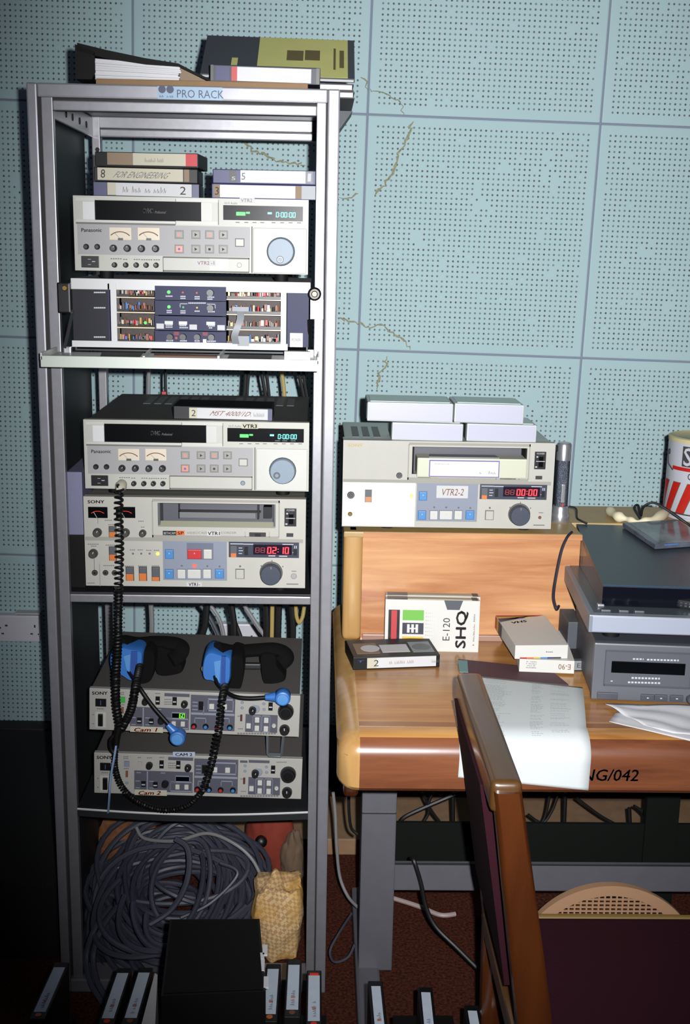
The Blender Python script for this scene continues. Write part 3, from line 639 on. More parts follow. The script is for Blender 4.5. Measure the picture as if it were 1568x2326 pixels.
    P_.rect('slider', 'black', 1058, 355, 1080, 405, 0.002, parent=dp_); P_.rect('slider', 'black', 1345, 372, 1366, 408, 0.002, parent=dp_)
    mk = MB(); [P_.mark(mk, *q, .0016) for q in ((975,338,1050,342),(1050,340,1110,344),(1280,342,1345,346),(1200,408,1240,413),(1262,410,1310,415),(1025,362,1045,366),(1025,378,1050,382),(1025,394,1045,398),(1060,376,1080,379),(1340,390,1366,393),(1350,352,1354,368),(1360,352,1364,368))]
    mk.build('counter_print', 'ink_white', dp_, local=True)
    fr = P_.rect('button', 'seam', 1008, 486, 1062, 545, 0.0012); P_.rect('button_cap', 'sony_face', 1012, 490, 1058, 541, 0.0042, 0.001, parent=fr); P_.disc('lamp', 'ink_pale', 1035, 472, 6, 0.0018)
    P_.disc('dial_ring', 'seam', 1218, 510, 68, 0.004, 0.98, n=36); k = P_.disc('search_dial', 'dial_dark', 1217, 512, 63, 0.018, 0.96, n=40)
    mk = MB(); P_.mark(mk, 1214, 462, 1222, 476, .0183); mk.build('pointer', 'ink_pale', k, local=True)
    mk = MB(); [P_.mark(mk, *q) for q in ((1155,466,1162,474),(1282,470,1289,478),(1218,436,1224,444),(1310,575,1380,580),(1338,500,1366,504),(595,360,640,364),(722,275,724,277))]; mk.build('panel_print', 'ink_pale', r_, local=True)
    if not desk:
        P_.text('SONY', 'ink', 148, 88, 243, 105, 0.0007, bold=.012)
        for x in (150, 310):
            mt = P_.rect('level_meter', 'gloss_black', x, 126, x+112, 189, 0.0018, 0.0006); X, Z = P_.p(x+56, 192); R = 50*P_.k
            ar = MB()
            for k in range(10):
                a0 = math.radians(135-k*9); a1 = math.radians(135-(k+1)*9); ar.add([(X+math.cos(a_)*R*e, -.0022, Z+math.sin(a_)*R*e*.85) for a_, e in ((a0,1),(a1,1),(a1,1.08),(a0,1.08))], [(0,1,2,3)])
            ar.build('meter_scale', 'ink_red', mt, local=True)
            a_ = math.radians(118); MB().add([(X-.002, -.0024, Z+.002), (X-.001, -.0024, Z+.002), (X+math.cos(a_)*R*1.05+.001, -.0024, Z+math.sin(a_)*R*.9), (X+math.cos(a_)*R*1.05, -.0024, Z+math.sin(a_)*R*.9)], [(0,1,2,3)]).build('needle', 'ink_white', mt, local=True)
        for x, y, r0 in ((203,271,26),(365,273,26),(466,276,21),(178,393,27)): P_.knob(x, y, r0, 'knob_olive', 0.013, 'ink_white', 70)
        for x, y, r0 in ((184,507,18),(247,507,17),(300,508,17)):
            j = P_.disc('jack', 'knob_olive', x, y, r0, 0.003); P_.disc('jack_hole', 'black', x, y, r0*.5, 0.0034, parent=j)
        for x0, y0, x1, y1, s_ in ((272,240,310,297,.5),(272,357,310,433,.55),(369,475,411,551,.5),(446,475,487,552,.45),(521,475,562,553,.72)):
            fr = P_.rect('rocker_switch', 'ink', x0-4, y0-3, x1+3, y1+3, 0.001); ym = y0+(y1-y0)*s_
            P_.rect('rocker_top', 'dial_rim', x0, y0, x1, ym, 0.0032, 0.0006, parent=fr); P_.rect('rocker_end', 'orange', x0, ym, x1, y1, 0.0042, 0.0006, parent=fr)
        for x, m_ in ((408,'ink_pale'),(456,'ink_pale'),(505,'ink_pale')): P_.disc('lamp', m_, x, 396, 6, 0.0018)
        P_.disc('lamp', 'led_yellow', 552, 397, 10, 0.0022)
        mk = MB()
        for x, y, n in ((245,200,4),(265,226,3),(145,338,6),(165,349,3),(250,344,5),(390,372,3),(435,372,3),(485,374,3),(530,374,3),(360,466,5),(437,466,5),(518,465,4),(235,463,6),(440,206,3),(455,240,2),(140,565,4)):
            for k in range(n): P_.mark(mk, x+k*11, y, x+k*11+8, y+5)
        P_.mark(mk, 181, 420, 183, 490); P_.mark(mk, 204, 190, 206, 220)
        mk.build('panel_print', 'ink_pale', r_, local=True)
        P_.disc('blank_cap', 'grey_area', 1352, 531, 18, 0.0014)
        st = P_.rect('sticker', 'label', 838, 264, 916, 294, 0.0009); P_.text('VTR1', 'ink_brown', 844, 270, 912, 289, 0.0012, parent=st, bold=.01)
        st = P_.rect('sticker', 'label', 722, 564, 812, 590, 0.0009); P_.text('VTR1-', 'ink_brown', 735, 568, 800, 586, 0.0012, parent=st, bold=.01)
        for x in (0.05, W-0.05):
            for y in (0.05, Dp-0.05): MB().cyl((x, y, -0.0165), (x, y, 0.003), 0.012, n=16).build('foot', 'matte_black', r_, True, True)
    else:
        st = P_.rect('maker_plate', 'label_cream', 147, 86, 245, 108, 0.001); P_.text('SONY', 'gold', 152, 90, 240, 104, 0.0013, parent=st)
        P_.rect('lower_plate', 'white', 132, 318, 575, 580, 0.0006)
        for x, y, r0 in ((470,276,19),(180,393,23)):
            j = P_.disc('jack', 'steel', x, y, r0, 0.003); P_.disc('jack_hole', 'knob_olive', x, y, r0*.7, 0.0038, parent=j)
        fr = P_.rect('rocker_switch', 'seam', 266, 360, 308, 436, 0.001); P_.rect('rocker_top', 'dial_rim', 269, 363, 305, 402, 0.003, parent=fr); P_.rect('rocker_end', mat('orange_pale', (205, 140, 90), 0.5), 269, 402, 305, 433, 0.004, parent=fr)
        P_.disc('lamp', 'led_yellow', 552, 397, 10, 0.0022); P_.disc('jack', 'gold', 180, 507, 14, 0.003)
        st = P_.rect('sticker', 'label', 702, 338, 895, 412, 0.0011); P_.text('VTR2-2', 'ink_brown', 730, 356, 865, 396, 0.0014, shear=.05, parent=st)
        P_.disc('jack', 'ink_brown', 1347, 531, 10, 0.002)
        for x in (0.095, W-0.048):
            for y in (0.05, Dp-0.05): MB().lathe([(0.013, -0.0118), (0.013, -0.004), (0.010, 0.003)], (x, y, 0), (0, 0, 1), 18).build('foot', 'matte_black', r_, True, True)
        # vent strips on the lid, and the pale cassette half out of the slot
        for k in range(3): MB().box(0.02+k*0.022, 0.034+k*0.022, 0.06, 0.20, H-0.004, H-0.0022).build('vent_slot', 'vent', r_, local=True)
    return r_
beta = beta_vtr((0.0014, 0, 0.8826), 'beige video recorder marked VTR1 with red record button on the rack shelf', 0.424, 0.1765, 0.40, False)

# ================================================================== card-frame processor with its front flap folded down
tx0 = PY(160, 632, 0).x; tx1 = PY(706, 640, 0).x; tzt = 1.4665; tzb = 1.338
tbc = thing('signal_processor', 'rack processor with open front flap showing four circuit cards', 'processor', ((tx0+tx1)/2, 0.0, tzb))
def Q(zx, zy, Y=0.0): return PY(80+zx/2.24, 620+zy/2.24, Y)
MB().rbox(tx0, tx1, 0.0, 0.30, tzt-0.020, tzt, 0.0015).build('top_bar', 'white', tbc)
MB().box(tx0+0.004, tx0+0.007, 0.004, 0.30, tzb, tzt-0.018).box(tx1-0.007, tx1-0.004, 0.004, 0.30, tzb, tzt-0.018).box(tx0+0.004, tx1-0.004, 0.29, 0.30, tzb, tzt-0.018).box(tx0+0.004, tx1-0.004, 0.004, 0.30, tzb-0.003, tzb).build('chassis', 'rack_dark', tbc)
def slab(name, m, zx0, zy0, zx1, zy1, y0=0.002, y1=0.008, parent=None):
    a = Q(zx0, (zy0+zy1)/2); b = Q(zx1, (zy0+zy1)/2); t = Q((zx0+zx1)/2, zy0); u = Q((zx0+zx1)/2, zy1)
    return MB().box(a.x, b.x, y0, y1, u.z, t.z).build(name, m, parent or tbc)
lp = slab('left_cover', 'tbc_dark', 190, 52, 378, 352); slab('cover_edge', 'tbc_mid', 372, 54, 380, 352, 0.0, 0.01)
mk = MB()
for y in (103, 181, 330):
    for k in range(6): a = Q(298+k*10, y); mk.add([(a.x, .0014, a.z), (a.x+.0032, .0014, a.z), (a.x+.0032, .0014, a.z+.0026), (a.x, .0014, a.z+.0026)], [(0,1,2,3)])
mk.build('cover_print', 'ink_white', lp)
slab('right_cover', 'tbc_mid', 1282, 78, 1392, 378)
pw_ = slab('power_button', 'white', 1297, 305, 1362, 376, -0.006, 0.004); a = Q(1307, 346); b = Q(1352, 332)
text_on(MB(), 'POWER', (a.x, -0.0065, a.z), (b.x-a.x, 0, 0), (0, 0, b.z-a.z)).build('lettering', 'ink', pw_)
slab('card_frame', 'white', 386, 52, 416, 352, -0.002, 0.03); slab('card_frame', 'white', 1250, 74, 1278, 372, -0.002, 0.03)
slab('base_bar', 'white', 190, 352, 1285, 384, -0.0035, 0.02)
rnd = random.Random(11)
rows = [(68, 140), (143, 216), (221, 293), (297, 370)]
comps = ['cap_white', 'resistor', 'brass', 'red', 'resistor', 'steel', 'black', 'black', 'ink_brown', 'knob_olive']
for ri, (y0, y1) in enumerate(rows):
    ys = (y0-1, y0+8)
    for side, (xa, xb, dy) in enumerate(((416, 608, -6), (974, 1252, 6))):
        bd = slab('circuit_board', 'pcb', xa, y0+dy, xb, y1-12+dy, 0.05, 0.054)
        slab('board_edge', 'pcb_edge', xa-(14 if side == 0 else 0), y1-11+dy, xb, y1-6+dy, 0.0, 0.05, bd)
        slab('board_lip', 'black', xa-(10 if side == 0 else 0), y1-26+dy, (xa+60 if side == 0 else xb), y1-12+dy, 0.004, 0.006, bd)
        n = 26 if side else 19
        for k in range(n):
            zx = xa+10+(xb-xa-20)*(k+0.5*rnd.random())/n; q = Q(zx, y1-30+dy-rnd.random()*12, 0.03); c = comps[rnd.randrange(len(comps))] if not (ri in (1, 3) and k in (4, 8, 11)) else 'pot_blue'
            h = 0.003+0.012*rnd.random()
            if rnd.random() < 0.55: MB().cyl((q.x, 0.03, q.z-0.004), (q.x, 0.03, q.z+h*0.6), 0.0012+0.0016*rnd.random(), n=10).build('component', c, bd, True)
            else: s_ = 0.0012+0.002*rnd.random(); MB().box(q.x-s_, q.x+s_, 0.026, 0.034, q.z-0.003, q.z+h*0.6).build('component', c, bd)
    slab('centre_panel', 'tbc_mid', 610, y0, 972, y1, -0.002, 0.004)
def spot(zx, zy, r_, m, name='lamp', d=0.003):
    q = Q(zx, zy); return MB().lathe([(r_/2240*0.45, 0), (r_/2240*0.41, d)], (q.x, -0.002, q.z), (0, -1, 0), 16).build(name, m, tbc, True)
for x, y, r_, m in ((681,97,16,'led_green'),(753,99,11,'led_red_dim'),(824,101,11,'led_red_dim'),(682,172,15,'led_green'),(755,174,11,'led_green_dim'),(825,176,9,'yellow'),(720,330,14,'led_red_dim'),(562,253,14,'led_green')): spot(x, y, r_, m)
for x, y, r_ in ((892,101,34),(893,178,34),(688,325,32),(754,325,32),(826,326,32),(898,327,32)): spot(x, y, r_, 'knob', 'knob', 0.009)
for x, y, w_, h_ in ((682,252,42,17),(754,254,42,17),(895,256,44,17)): slab('push_button', 'button_white', x-w_/2, y-h_/2, x+w_/2, y+h_/2, -0.006, 0)
for x, y in ((637,270),(805,275),(947,278)): slab('sticker', 'label', x-19, y-13, x+19, y+13, -0.0028, -0.001)
for x, y in ((720,308),(866,310)): slab('sticker', mat('sticker_red', (130, 36, 52), 0.6), x-13, y-9, x+13, y+9, -0.0028, -0.001)
slab('push_button', 'white', 855, 336, 873, 355, -0.005, 0)
mk = MB()
for x, y, n in ((665,121,4),(740,122,3),(740,132,3),(812,124,3),(812,134,3),(877,126,4),(877,136,3),(670,194,3),(670,204,3),(740,196,3),(740,206,3),(812,197,3),(880,200,4),(780,156,10),(665,268,4),(665,278,4),(735,270,4),(735,281,5),(880,272,4),(885,282,2),(668,346,4),(668,356,4),(738,348,4),(738,358,4),(812,348,3),(812,358,3),(876,350,5),(876,360,4)):
    for k in range(n): q = Q(x+k*9, y); mk.add([(q.x, -.0024, q.z), (q.x+.0028, -.0024, q.z), (q.x+.0028, -.0024, q.z+.0022), (q.x, -.0024, q.z+.0022)], [(0,1,2,3)])
for x0, y0, x1, y1 in ((737,156,740,175),(737,155,775,158),(875,157,918,160),(915,158,918,180)): a = Q(x0, y1); b = Q(x1, y0); mk.add([(a.x, -.0024, a.z), (b.x, -.0024, a.z), (b.x, -.0024, b.z), (a.x, -.0024, b.z)], [(0,1,2,3)])
mk.build('panel_print', 'ink_white', tbc)
# ribbon cable linking two cards
pts = [Q(1042, 185, -0.001), Q(1045, 230, -0.008), Q(1030, 275, -0.012), Q(1015, 320, -0.011), Q(1022, 362, -0.004)]
sp = spline(pts, 6); mb = MB(); vs = []
for q in sp: vs += [q+V((-0.0065, 0, 0)), q+V((0.0065, 0, 0)), q+V((0.0065, 0.001, 0)), q+V((-0.0065, 0.001, 0))]
mb.add(vs, [(4*k+i, 4*k+(i+1) % 4, 4*k+4+(i+1) % 4, 4*k+4+i) for k in range(len(sp)-1) for i in range(4)]).build('ribbon_cable', 'ribbon', tbc, True)
slab('ribbon_plug', 'ribbon', 1003, 172, 1088, 195, -0.004, 0.006); slab('ribbon_plug', 'ribbon', 1030, 320, 1090, 372, -0.004, 0.006)
# flap: a shallow tray hinged along the bottom
Yt = -0.142; fx0 = PY(92, 826, Yt).x; fx1 = PY(725, 840, Yt).x; fz = 1.331
flap = MB().box(fx0+0.002, fx1-0.002, Yt+0.003, -0.004, fz, fz+0.002).rbox(fx0, fx1, Yt, Yt+0.004, fz-0.013, fz+0.007, 0.0015).box(fx0, fx0+0.003, Yt, -0.02, fz, fz+0.012).box(fx1-0.003, fx1, Yt, -0.02, fz, fz+0.012).build('front_flap', mat('flap_white', (216, 222, 212), 0.45), tbc)
def onflap(zx, zy): q = PZ(80+zx/2.24, 620+zy/2.24, fz+0.002); return (q.x, q.y, q.z)
for pl in ([(345,395),(555,400),(530,432),(330,428)], [(990,415),(1205,420),(1200,450),(975,446)]):
    MB().prism([onflap(*q) for q in pl], (0, 0, 0.001)).build('instruction_plate', 'ink', flap)
MB().prism([onflap(*q) for q in [(606,412),(940,421),(935,430),(606,424)]], (0, 0, 0.0015)).build('slot', 'ink_brown', flap)
for x in (575, 955):
    a = V(onflap(x+25, 380)); b = V(onflap(x-28, 440)); MB().prism([a, a+V((.004,0,0)), b+V((.004,0,0)), b], (0, 0, 0.006)).build('divider', 'white', flap)
q = V(onflap(1268, 440)); MB().box(q.x, q.x+0.046, q.y, q.y+0.02, fz+.001, fz+0.016).build('latch_block', 'white', flap)
for zx, zy in ((160, 405), (1400, 420)):
    q = V(onflap(zx, zy)); MB().rbox(q.x-0.006, q.x+0.008, q.y, q.y+0.012, fz, fz+0.013, 0.002).build('hinge_block', 'chrome', flap)
a = Q(192, 190, -0.01); b = V(onflap(150, 405)); MB().tube([a, b+V((0,0,0.008))], 0.0032, 6).build('stay_arm', 'steel', flap, True)
a = Q(1393, 240, -0.01); b = V(onflap(1396, 415)); MB().tube([a, b+V((0,0,0.008))], 0.0028, 6).build('stay_arm', 'matte_black', flap, True)
# ears that bolt the frame to the rails
a = Q(113, 47, -0.01); b = Q(186, 205, -0.01)
ear = MB().rbox(a.x, b.x, -0.018, -0.006, b.z, a.z, 0.003).build('ear', 'black', tbc)
q = Q(150, 77, -0.02); MB().lathe([(0.0055, 0), (0.004, 0.004)], (q.x, -0.018, q.z), (0, -1, 0), 12).build('bolt', 'brass', ear, True)
q = Q(1422, 107, -0.01); kb = MB().lathe([(0.0125, 0), (0.0125, 0.006), (0.009, 0.009)], (q.x, -0.007, q.z), (0, -1, 0), 20).build('ear_knob', 'black', tbc, True)
MB().lathe([(0.006, 0), (0.004, 0.003)], (q.x, -0.016, q.z), (0, -1, 0), 14).build('bolt', 'brass', kb, True)
a = Q(1402, 135, -0.008); b = Q(1465, 235, -0.008); MB().box(a.x, b.x, -0.009, -0.006, b.z, a.z).build('ear', 'steel', tbc)

# ================================================================== camera control units
def ccu(tl, tr, br, bl, Y, label, n):
    a = PY(*tl, Y); b = PY(*tr, Y); c = PY(*bl, Y); ang = math.atan2(a.z-b.z, b.x-a.x); W = (b-a).length; H = 0.0885
    r_ = thing('camera_control_unit', label, 'control unit', c, (0, ang, 0), 'camera control units on the lower rack shelf')
    P_ = Panel(r_, W, H, (187,383), (1385,421), (187,610))
    MB().rbox(0.002, W-0.002, 0.010, 0.36, 0.002, H-0.002, 0.002).build('body', 'ccu_top', r_, local=True)
    MB().rbox(0, W, 0, 0.012, 0, H, 0.0012).build('front_panel', 'ccu_face', r_, local=True)
    P_.text('SONY', 'ink', 203, 401, 290, 418, bold=.012)
    P_.rect('tally_window', 'black', 222, 440, 283, 482, 0.0016); P_.text(str(n) if n == 1 else '1', mat('ink_blue', (70, 80, 130), 0.6), 250, 448, 255, 474, 0.002)
    M['ink_blue'] = MATS['ink_blue']
    fr = P_.rect('power_switch', 'cream_light', 222, 512, 282, 598, 0.001); P_.rect('toggle', 'black', 238, 522, 265, 588, 0.005, 0.001, parent=fr)
    P_.rect('lamp_button', 'green' if n == 1 else 'lilac_area', 360, 429, 390, 460, 0.003)
    P_.rect('slider', 'ink_brown', 369, 485, 382, 518, 0.003); P_.disc('lamp', 'ccu_line', 375, 553, 9, 0.002)
    def toggle(x, y, w_=24, h_=42):
        fr = P_.rect('toggle_switch', 'black', x-w_/2, y-h_/2, x+w_/2, y+h_/2, 0.0035); P_.rect('toggle_mark', 'ink_white', x-w_/2+3, y-1, x+w_/2-3, y+5, 0.0045, parent=fr)
    sec = MB(); P_.mark(sec, 612, 412, 755, 425); P_.mark(sec, 1075, 428, 1195, 440); P_.mark(sec, 1025, 428, 1068, 440); sec.build('section_bars', 'ccu_grey', r_, local=True)
    P_.rect('grey_section', 'ccu_grey', 418, 488, 755, 605, 0.0006); P_.rect('grey_section', 'ccu_grey', 762, 420, 1015, 612, 0.0006); P_.rect('grey_section', 'ccu_grey', 1076, 524, 1260, 622, 0.0006)
    ln = MB(); P_.mark(ln, 490, 488, 497, 600, .0009); P_.outline(ln, 860, 440, 1005, 505, 3, .0009); P_.mark(ln, 765, 520, 1012, 524, .0009)
    for x in (785, 918): P_.mark(ln, x, 543, x+66, 546, .0009); P_.mark(ln, x, 543, x+3, 570, .0009); P_.mark(ln, x+64, 543, x+67, 570, .0009)
    for y in (455, 475, 495): P_.mark(ln, 772, y, 802, y+4, .0009)
    P_.outline(ln, 1118, 530, 1166, 618, 2, .0009); P_.outline(ln, 1170, 530, 1218, 620, 2, .0009); P_.outline(ln, 625, 548, 752, 602, 2, .0009); P_.mark(ln, 835, 478, 838, 520, .0009)
    for x, y in ((425,540),(425,578),(505,542),(505,580),(570,495),(430,493),(625,548)): P_.mark(ln, x, y, x+26, y+4, .0009)
    ln.build('panel_lines', 'ccu_line', r_, local=True)
    mk = MB()
    for x, y, k_ in ((355,404,3),(355,414,3),(358,470,3),(438,408,2),(490,410,3),(560,408,3),(612,440,4),(612,454,5),(612,466,5),(230,493,4),(1030,530,2),(1035,600,3),(1235,435,6),(1278,540,5),(1280,548,4),(205,525,1),(205,575,1)):
        for k in range(k_): P_.mark(mk, x+k*10, y, x+k*10+8, y+5)
    for k in range(14): P_.mark(mk, 1032+k*16, 625, 1032+k*16+12, 633)
    mk.build('panel_print', 'ink_pale', r_, local=True)
    P_.knob(505, 452, 20, 'knob', 0.012, None); toggle(575, 447); toggle(671, 450); P_.knob(727, 465, 20, 'knob', 0.012, 'ink_white', 95)
    P_.rect('push_button', 'ccu_face', 440, 432, 462, 455, 0.003)
    toggle(472, 557, 26, 30); toggle(540, 562, 26, 30); P_.knob(597, 556, 21, 'knob', 0.012, None)
    dp_ = P_.rect('display', 'gloss_black', 657, 517, 735, 545, 0.001); ol = MB(); P_.outline(ol, 654, 514, 738, 548, 3, .0012); ol.build('display_frame', 'ccu_line', dp_, local=True)
    if n == 1:
        X0, Z0 = P_.p(697, 543); X1, Z1 = P_.p(732, 520); seven(MB(), '60', (X0, -.0016, Z0), (X1-X0, 0, 0), (0, 0, Z1-Z0), .16).build('digits', mat('seg_lime', (110, 220, 50), emit=0.9), dp_, local=True)
    for x, y in ((668,574),(720,575)): P_.rect('push_button', 'button_white', x-12, y-13, x+12, y+13, 0.004, 0.0008)
    fr = P_.rect('toggle_switch', 'black', 808, 452, 834, 496, 0.004)
    for x, y in ((882,478),(955,480)): P_.rect('push_button', 'button_white', x-14, y-14, x+14, y+14, 0.004, 0.0008)
    for x, y, m_ in ((783,588,'red'),(850,590,'blue_button'),(917,593,'red'),(988,594,'blue_button')):
        k = P_.disc('trim_knob', 'black', x, y, 17, 0.006); P_.disc('knob_cap', m_, x, y, 12, 0.0075, parent=k)
    for x, y in ((1055,457),(1055,487),(1178,464),(1180,495)): P_.disc('lamp', 'ccu_line', x, y, 9, 0.002)
    P_.disc('dial_ticks', 'ccu_line', 1130, 492, 27, 0.0012); P_.knob(1115, 497, 22, 'knob', 0.014, 'ink_white', 75); toggle(1217, 477)
    P_.rect('slider', mat('slider_red', (92, 40, 34), 0.5), 1046, 524, 1058, 558, 0.003)
    for x, y in ((1095,584),(1143,551),(1195,553),(1143,597),(1195,600)): P_.rect('push_button', 'button_white', x-13, y-14, x+13, y+14, 0.004, 0.0008)
    P_.knob(1240, 584, 13, 'button_white', 0.006, 'ink', 90)
    kb = P_.knob(1305, 503, 46, 'knob', 0.016, None); P_.disc('knob_cap', 'black', 1305, 503, 30, 0.0168, parent=kb); P_.knob(1302, 604, 30, 'knob', 0.014, 'ink_white', 95)
    y0, y1 = (592, 623); tp = P_.rect('masking_tape', 'label_cream', 420, y0, 607, y1, 0.0015); P_.text('Cam %d' % n, mat('marker_red', (255, 112, 84), 0.8), 440, y0+6, 568, y1-4, 0.0019, shear=.06, bold=.014, parent=tp)
    for x in (0.04, W-0.04):
        for y in (0.04, 0.30): MB().cyl((x, y, -0.008), (x, y, 0.003), 0.010, n=14).build('foot', 'matte_black', r_, True, True)
    if n == 1:                                                       # folding bail under the front edge
        X = P_.p(1250, 500)[0]; w2 = 0.016
        MB().tube([(X-w2, 0.004, 0.0), (X-w2+.002, -0.004, -0.036), (X-w2+.004, -0.003, -0.041), (X+w2-.004, -0.003, -0.041), (X+w2-.002, -0.004, -0.036), (X+w2, 0.004, 0.0)], 0.0032, 6).build('bail', 'dial_rim', r_, True, True)
        MB().box(X-w2+.004, X+w2-.004, -0.006, -0.001, -0.044, -0.034).build('bail_foot', 'dial_rim', r_, local=True)
    return r_
c2 = ccu((213,1711), (687,1726), (685,1816), (214,1801), 0.022, 'lower camera control unit taped Cam 2 with blank display', 2)
c1 = ccu((206,1560), (686,1578), (681,1674), (203,1657), 0.022, 'upper camera control unit taped Cam 1 with green 60 display', 1)
p0 = WM[c2] @ V((0.178, 0.03, 0.0905))
p0 = PY(418, 1718, 0.02)
st = MB().rbox(p0.x-0.0225, p0.x+0.0225, 0.019, 0.0215, p0.z-0.0005, p0.z+0.0095, 0.0006).build('name_tag', mat('tag_blue', (190, 202, 224), 0.5), c2)
text_on(MB(), 'CAM 2', (p0.x-0.017, 0.0185, p0.z+0.0015), (0.034, 0, 0), (0, 0, 0.006), bold=.01).build('lettering', 'ink', st)
# packing block that carries the upper unit's rear
tag(MB().rbox(0.03, 0.40, 0.20, 0.33, (WM[c2] @ V((0.2, 0.2, 0.0865))).z+0.006, (WM[c1] @ V((0.2, 0.2, 0.0))).z-0.006, 0.002).build('spacer_block', 'matte_black'), 'dark spacer block between the two camera control units', 'block')

# ================================================================== video cassettes
def cassette(name, label, loc, rot, parts, L=0.187, Dp=0.103, Th=0.0252, m='tape_black', group=None, windows=False, cat='cassette', b=0.0015):
    r_ = thing(name, label, cat, loc, rot, group)
    MB().rbox(0, L, 0, Dp, 0, Th, b).build('shell', m, r_, local=True)
    for (x0, x1, z0, z1, mm) in parts: MB().box(x0*L, x1*L, -0.0006, 0.0004, z0*Th, z1*Th).build('spine_label' if mm.startswith('label') or mm == 'paper' else 'spine_band', mm, r_, local=True)
    if windows:
        for (x0, x1, mm, nm) in ((0.06, 0.33, 'label_tan', 'window'), (0.36, 0.68, 'label', 'top_label'), (0.71, 0.96, 'ribbon', 'window')):
            MB().box(x0*L, x1*L, 0.018 if nm == 'window' else 0.022, 0.078 if nm == 'window' else 0.066, Th-0.0004, Th+0.0006).build(nm, mm, r_, local=True)
        for xc, mm in ((0.24, 'label'), (0.84, 'vent')):
            MB().lathe([(0.019, 0), (0.019, 0.0005)], (xc*L, 0.047, Th+0.0004), (0, 0, 1), 24).build('tape_reel', mm, r_, True, True)
    return r_
def note(r_, x0, x1, z0, z1, seed, m='ink_pale', n=14, y=-0.0011):
    mk = MB(); scribble(mk, (x0, y, z0), (x1-x0, 0, 0), (0, 0, z1-z0), n, 0.12, seed); return mk.build('handwriting', m, r_, local=True)
def word(r_, s_, m, x0, x1, z0, z1, y=-0.0011, shear=0.1): return text_on(MB(), s_, (x0, y, z0), (x1-x0, 0, 0), (0, 0, z1-z0), shear).build('lettering', m, r_, local=True)
zt2 = 1.4804+0.132+0.0005
GS = None
x = lambda px, py=430: PY(px, py, 0.02).x
c = cassette('video_cassette', 'cassette in a blue sleeve at the bottom of the left stack in the rack', (x(213), 0.02, zt2), (0, 0.004, 0.02), [(0, 0.12, 0.05, 0.95, 'navy_blue'), (0.13, 0.21, 0.1, 0.95, 'label_cream'), (0.21, 0.93, 0.08, 0.95, 'label'), (0.94, 1, 0.05, .95, 'navy_blue')], 0.19, 0.105, 0.0255, 'navy')
note(c, 0.05, 0.13, 0.007, 0.019, 5); word(c, '2', 'ink', 0.155, 0.166, 0.006, 0.020)
c = cassette('video_cassette', 'black cassette with cream FOR label, middle of the left stack', (x(208, 400)+0.004, 0.022, zt2+0.026), (0, 0.004, 0.0), [(0.035, 0.86, 0.1, 0.95, 'label_cream'), (0.87, 0.92, 0.1, 0.95, 'label_tan')], 0.187)
word(c, 'FOR ENGINEERING', 'ink_pale', 0.034, 0.13, 0.007, 0.018); word(c, '8', 'ink', 0.012, 0.02, 0.006, 0.021)
c = cassette('video_cassette', 'black cassette with tan and red ended label, top of the left stack', (x(217, 365), 0.015, zt2+0.0518), (0, 0.004, -0.07), [(0.12, 0.37, 0.12, 0.95, 'label_tan'), (0.37, 0.88, 0.12, 0.95, 'label_cream'), (0.88, 0.99, 0.12, 0.95, 'red')], 0.187)
note(c, 0.09, 0.13, 0.008, 0.016, 8)
c = cassette('video_cassette', 'cassette in a blue sleeve with white label, under the right stack', (x(486)-0.004, 0.018, zt2), (0, 0.0, 0.0), [(0.02, 0.08, .1, .95, 'label_tan'), (0.08, 0.80, 0.08, 0.92, 'paper'), (0.80, 0.86, 0.1, 0.92, 'label_tan'), (0.86, 1, .05, .95, 'ribbon')], 0.19, 0.105, 0.026, 'navy_blue')
word(c, '3', 'ink', 0.006, 0.013, 0.006, 0.020)
c = cassette('video_cassette', 'dark blue cassette marked 1 with white label, on the right stack', (x(487, 398)-0.003, 0.02, zt2+0.0265), (0, 0.0, -0.02), [(0.16, 0.23, 0.12, 0.92, 'black'), (0.27, 0.90, 0.1, 0.95, 'paper'), (0.90, 0.97, 0.1, 0.95, 'black')], 0.187, 0.103, 0.025, 'navy_blue')
word(c, '1', 'ink_white', 0.172, 0.178, 0.006, 0.02); word(c, '5', 'ink_pale', 0.052, 0.059, 0.007, 0.019); word(c, '5', 'ink_white', 0.034, 0.041, 0.006, 0.012)
zt3 = 1.0747+0.132
c = cassette('video_cassette', 'black cassette with pink label lying on the VTR3 recorder', (PY(394, 952, 0.02).x, 0.02, zt3), (0, 0.01, 0.0), [(0.16, 0.24, 0.12, 0.92, 'label_cream'), (0.24, 0.955, 0.12, 0.92, 'label'), (0.955, 1, 0.1, 0.92, 'navy_blue')], 0.187)
word(c, '2', 'ink', 0.034, 0.042, 0.007, 0.019); word(c, 'MST 4000/1D', 'ink_brown', 0.068, 0.142, 0.009, 0.018); note(c, 0.145, 0.172, 0.008, 0.017, 4)

# ================================================================== things on top of the rack
zr = ZT+0.0005
bro = tag(MB().rbox(PY(222, 185, 0.02).x, PY(700, 195, 0.02).x, 0.0, 0.112, zr, zr+0.010, 0.002).build('cardboard_folder', 'brown_card'), 'flat brown card folder on top of the rack beneath the binder', 'folder')
zb = zr+0.0105
Yb = 0.02
bd = thing('ring_binder', 'black ring binder full of white pages lying on the rack top', 'binder', (PY(300, 170, Yb).x, Yb, zb))
pa, pb, pc = PY(170, 100, Yb), PY(410, 148, Yb), PY(476, 184, Yb)
x0 = PY(172, 175, Yb).x; x1 = PY(216, 175, Yb).x
MB().prism([(x0, Yb, zb), (x1-0.006, Yb, zb), (x1, Yb, zb+0.012), (x1, Yb, PY(216, 124, Yb).z), (PY(216, 116, Yb).x, Yb, PY(216, 118, Yb).z), (pa.x, Yb, pa.z)], (0, 0.27, 0)).build('spine', 'matte_black', bd)
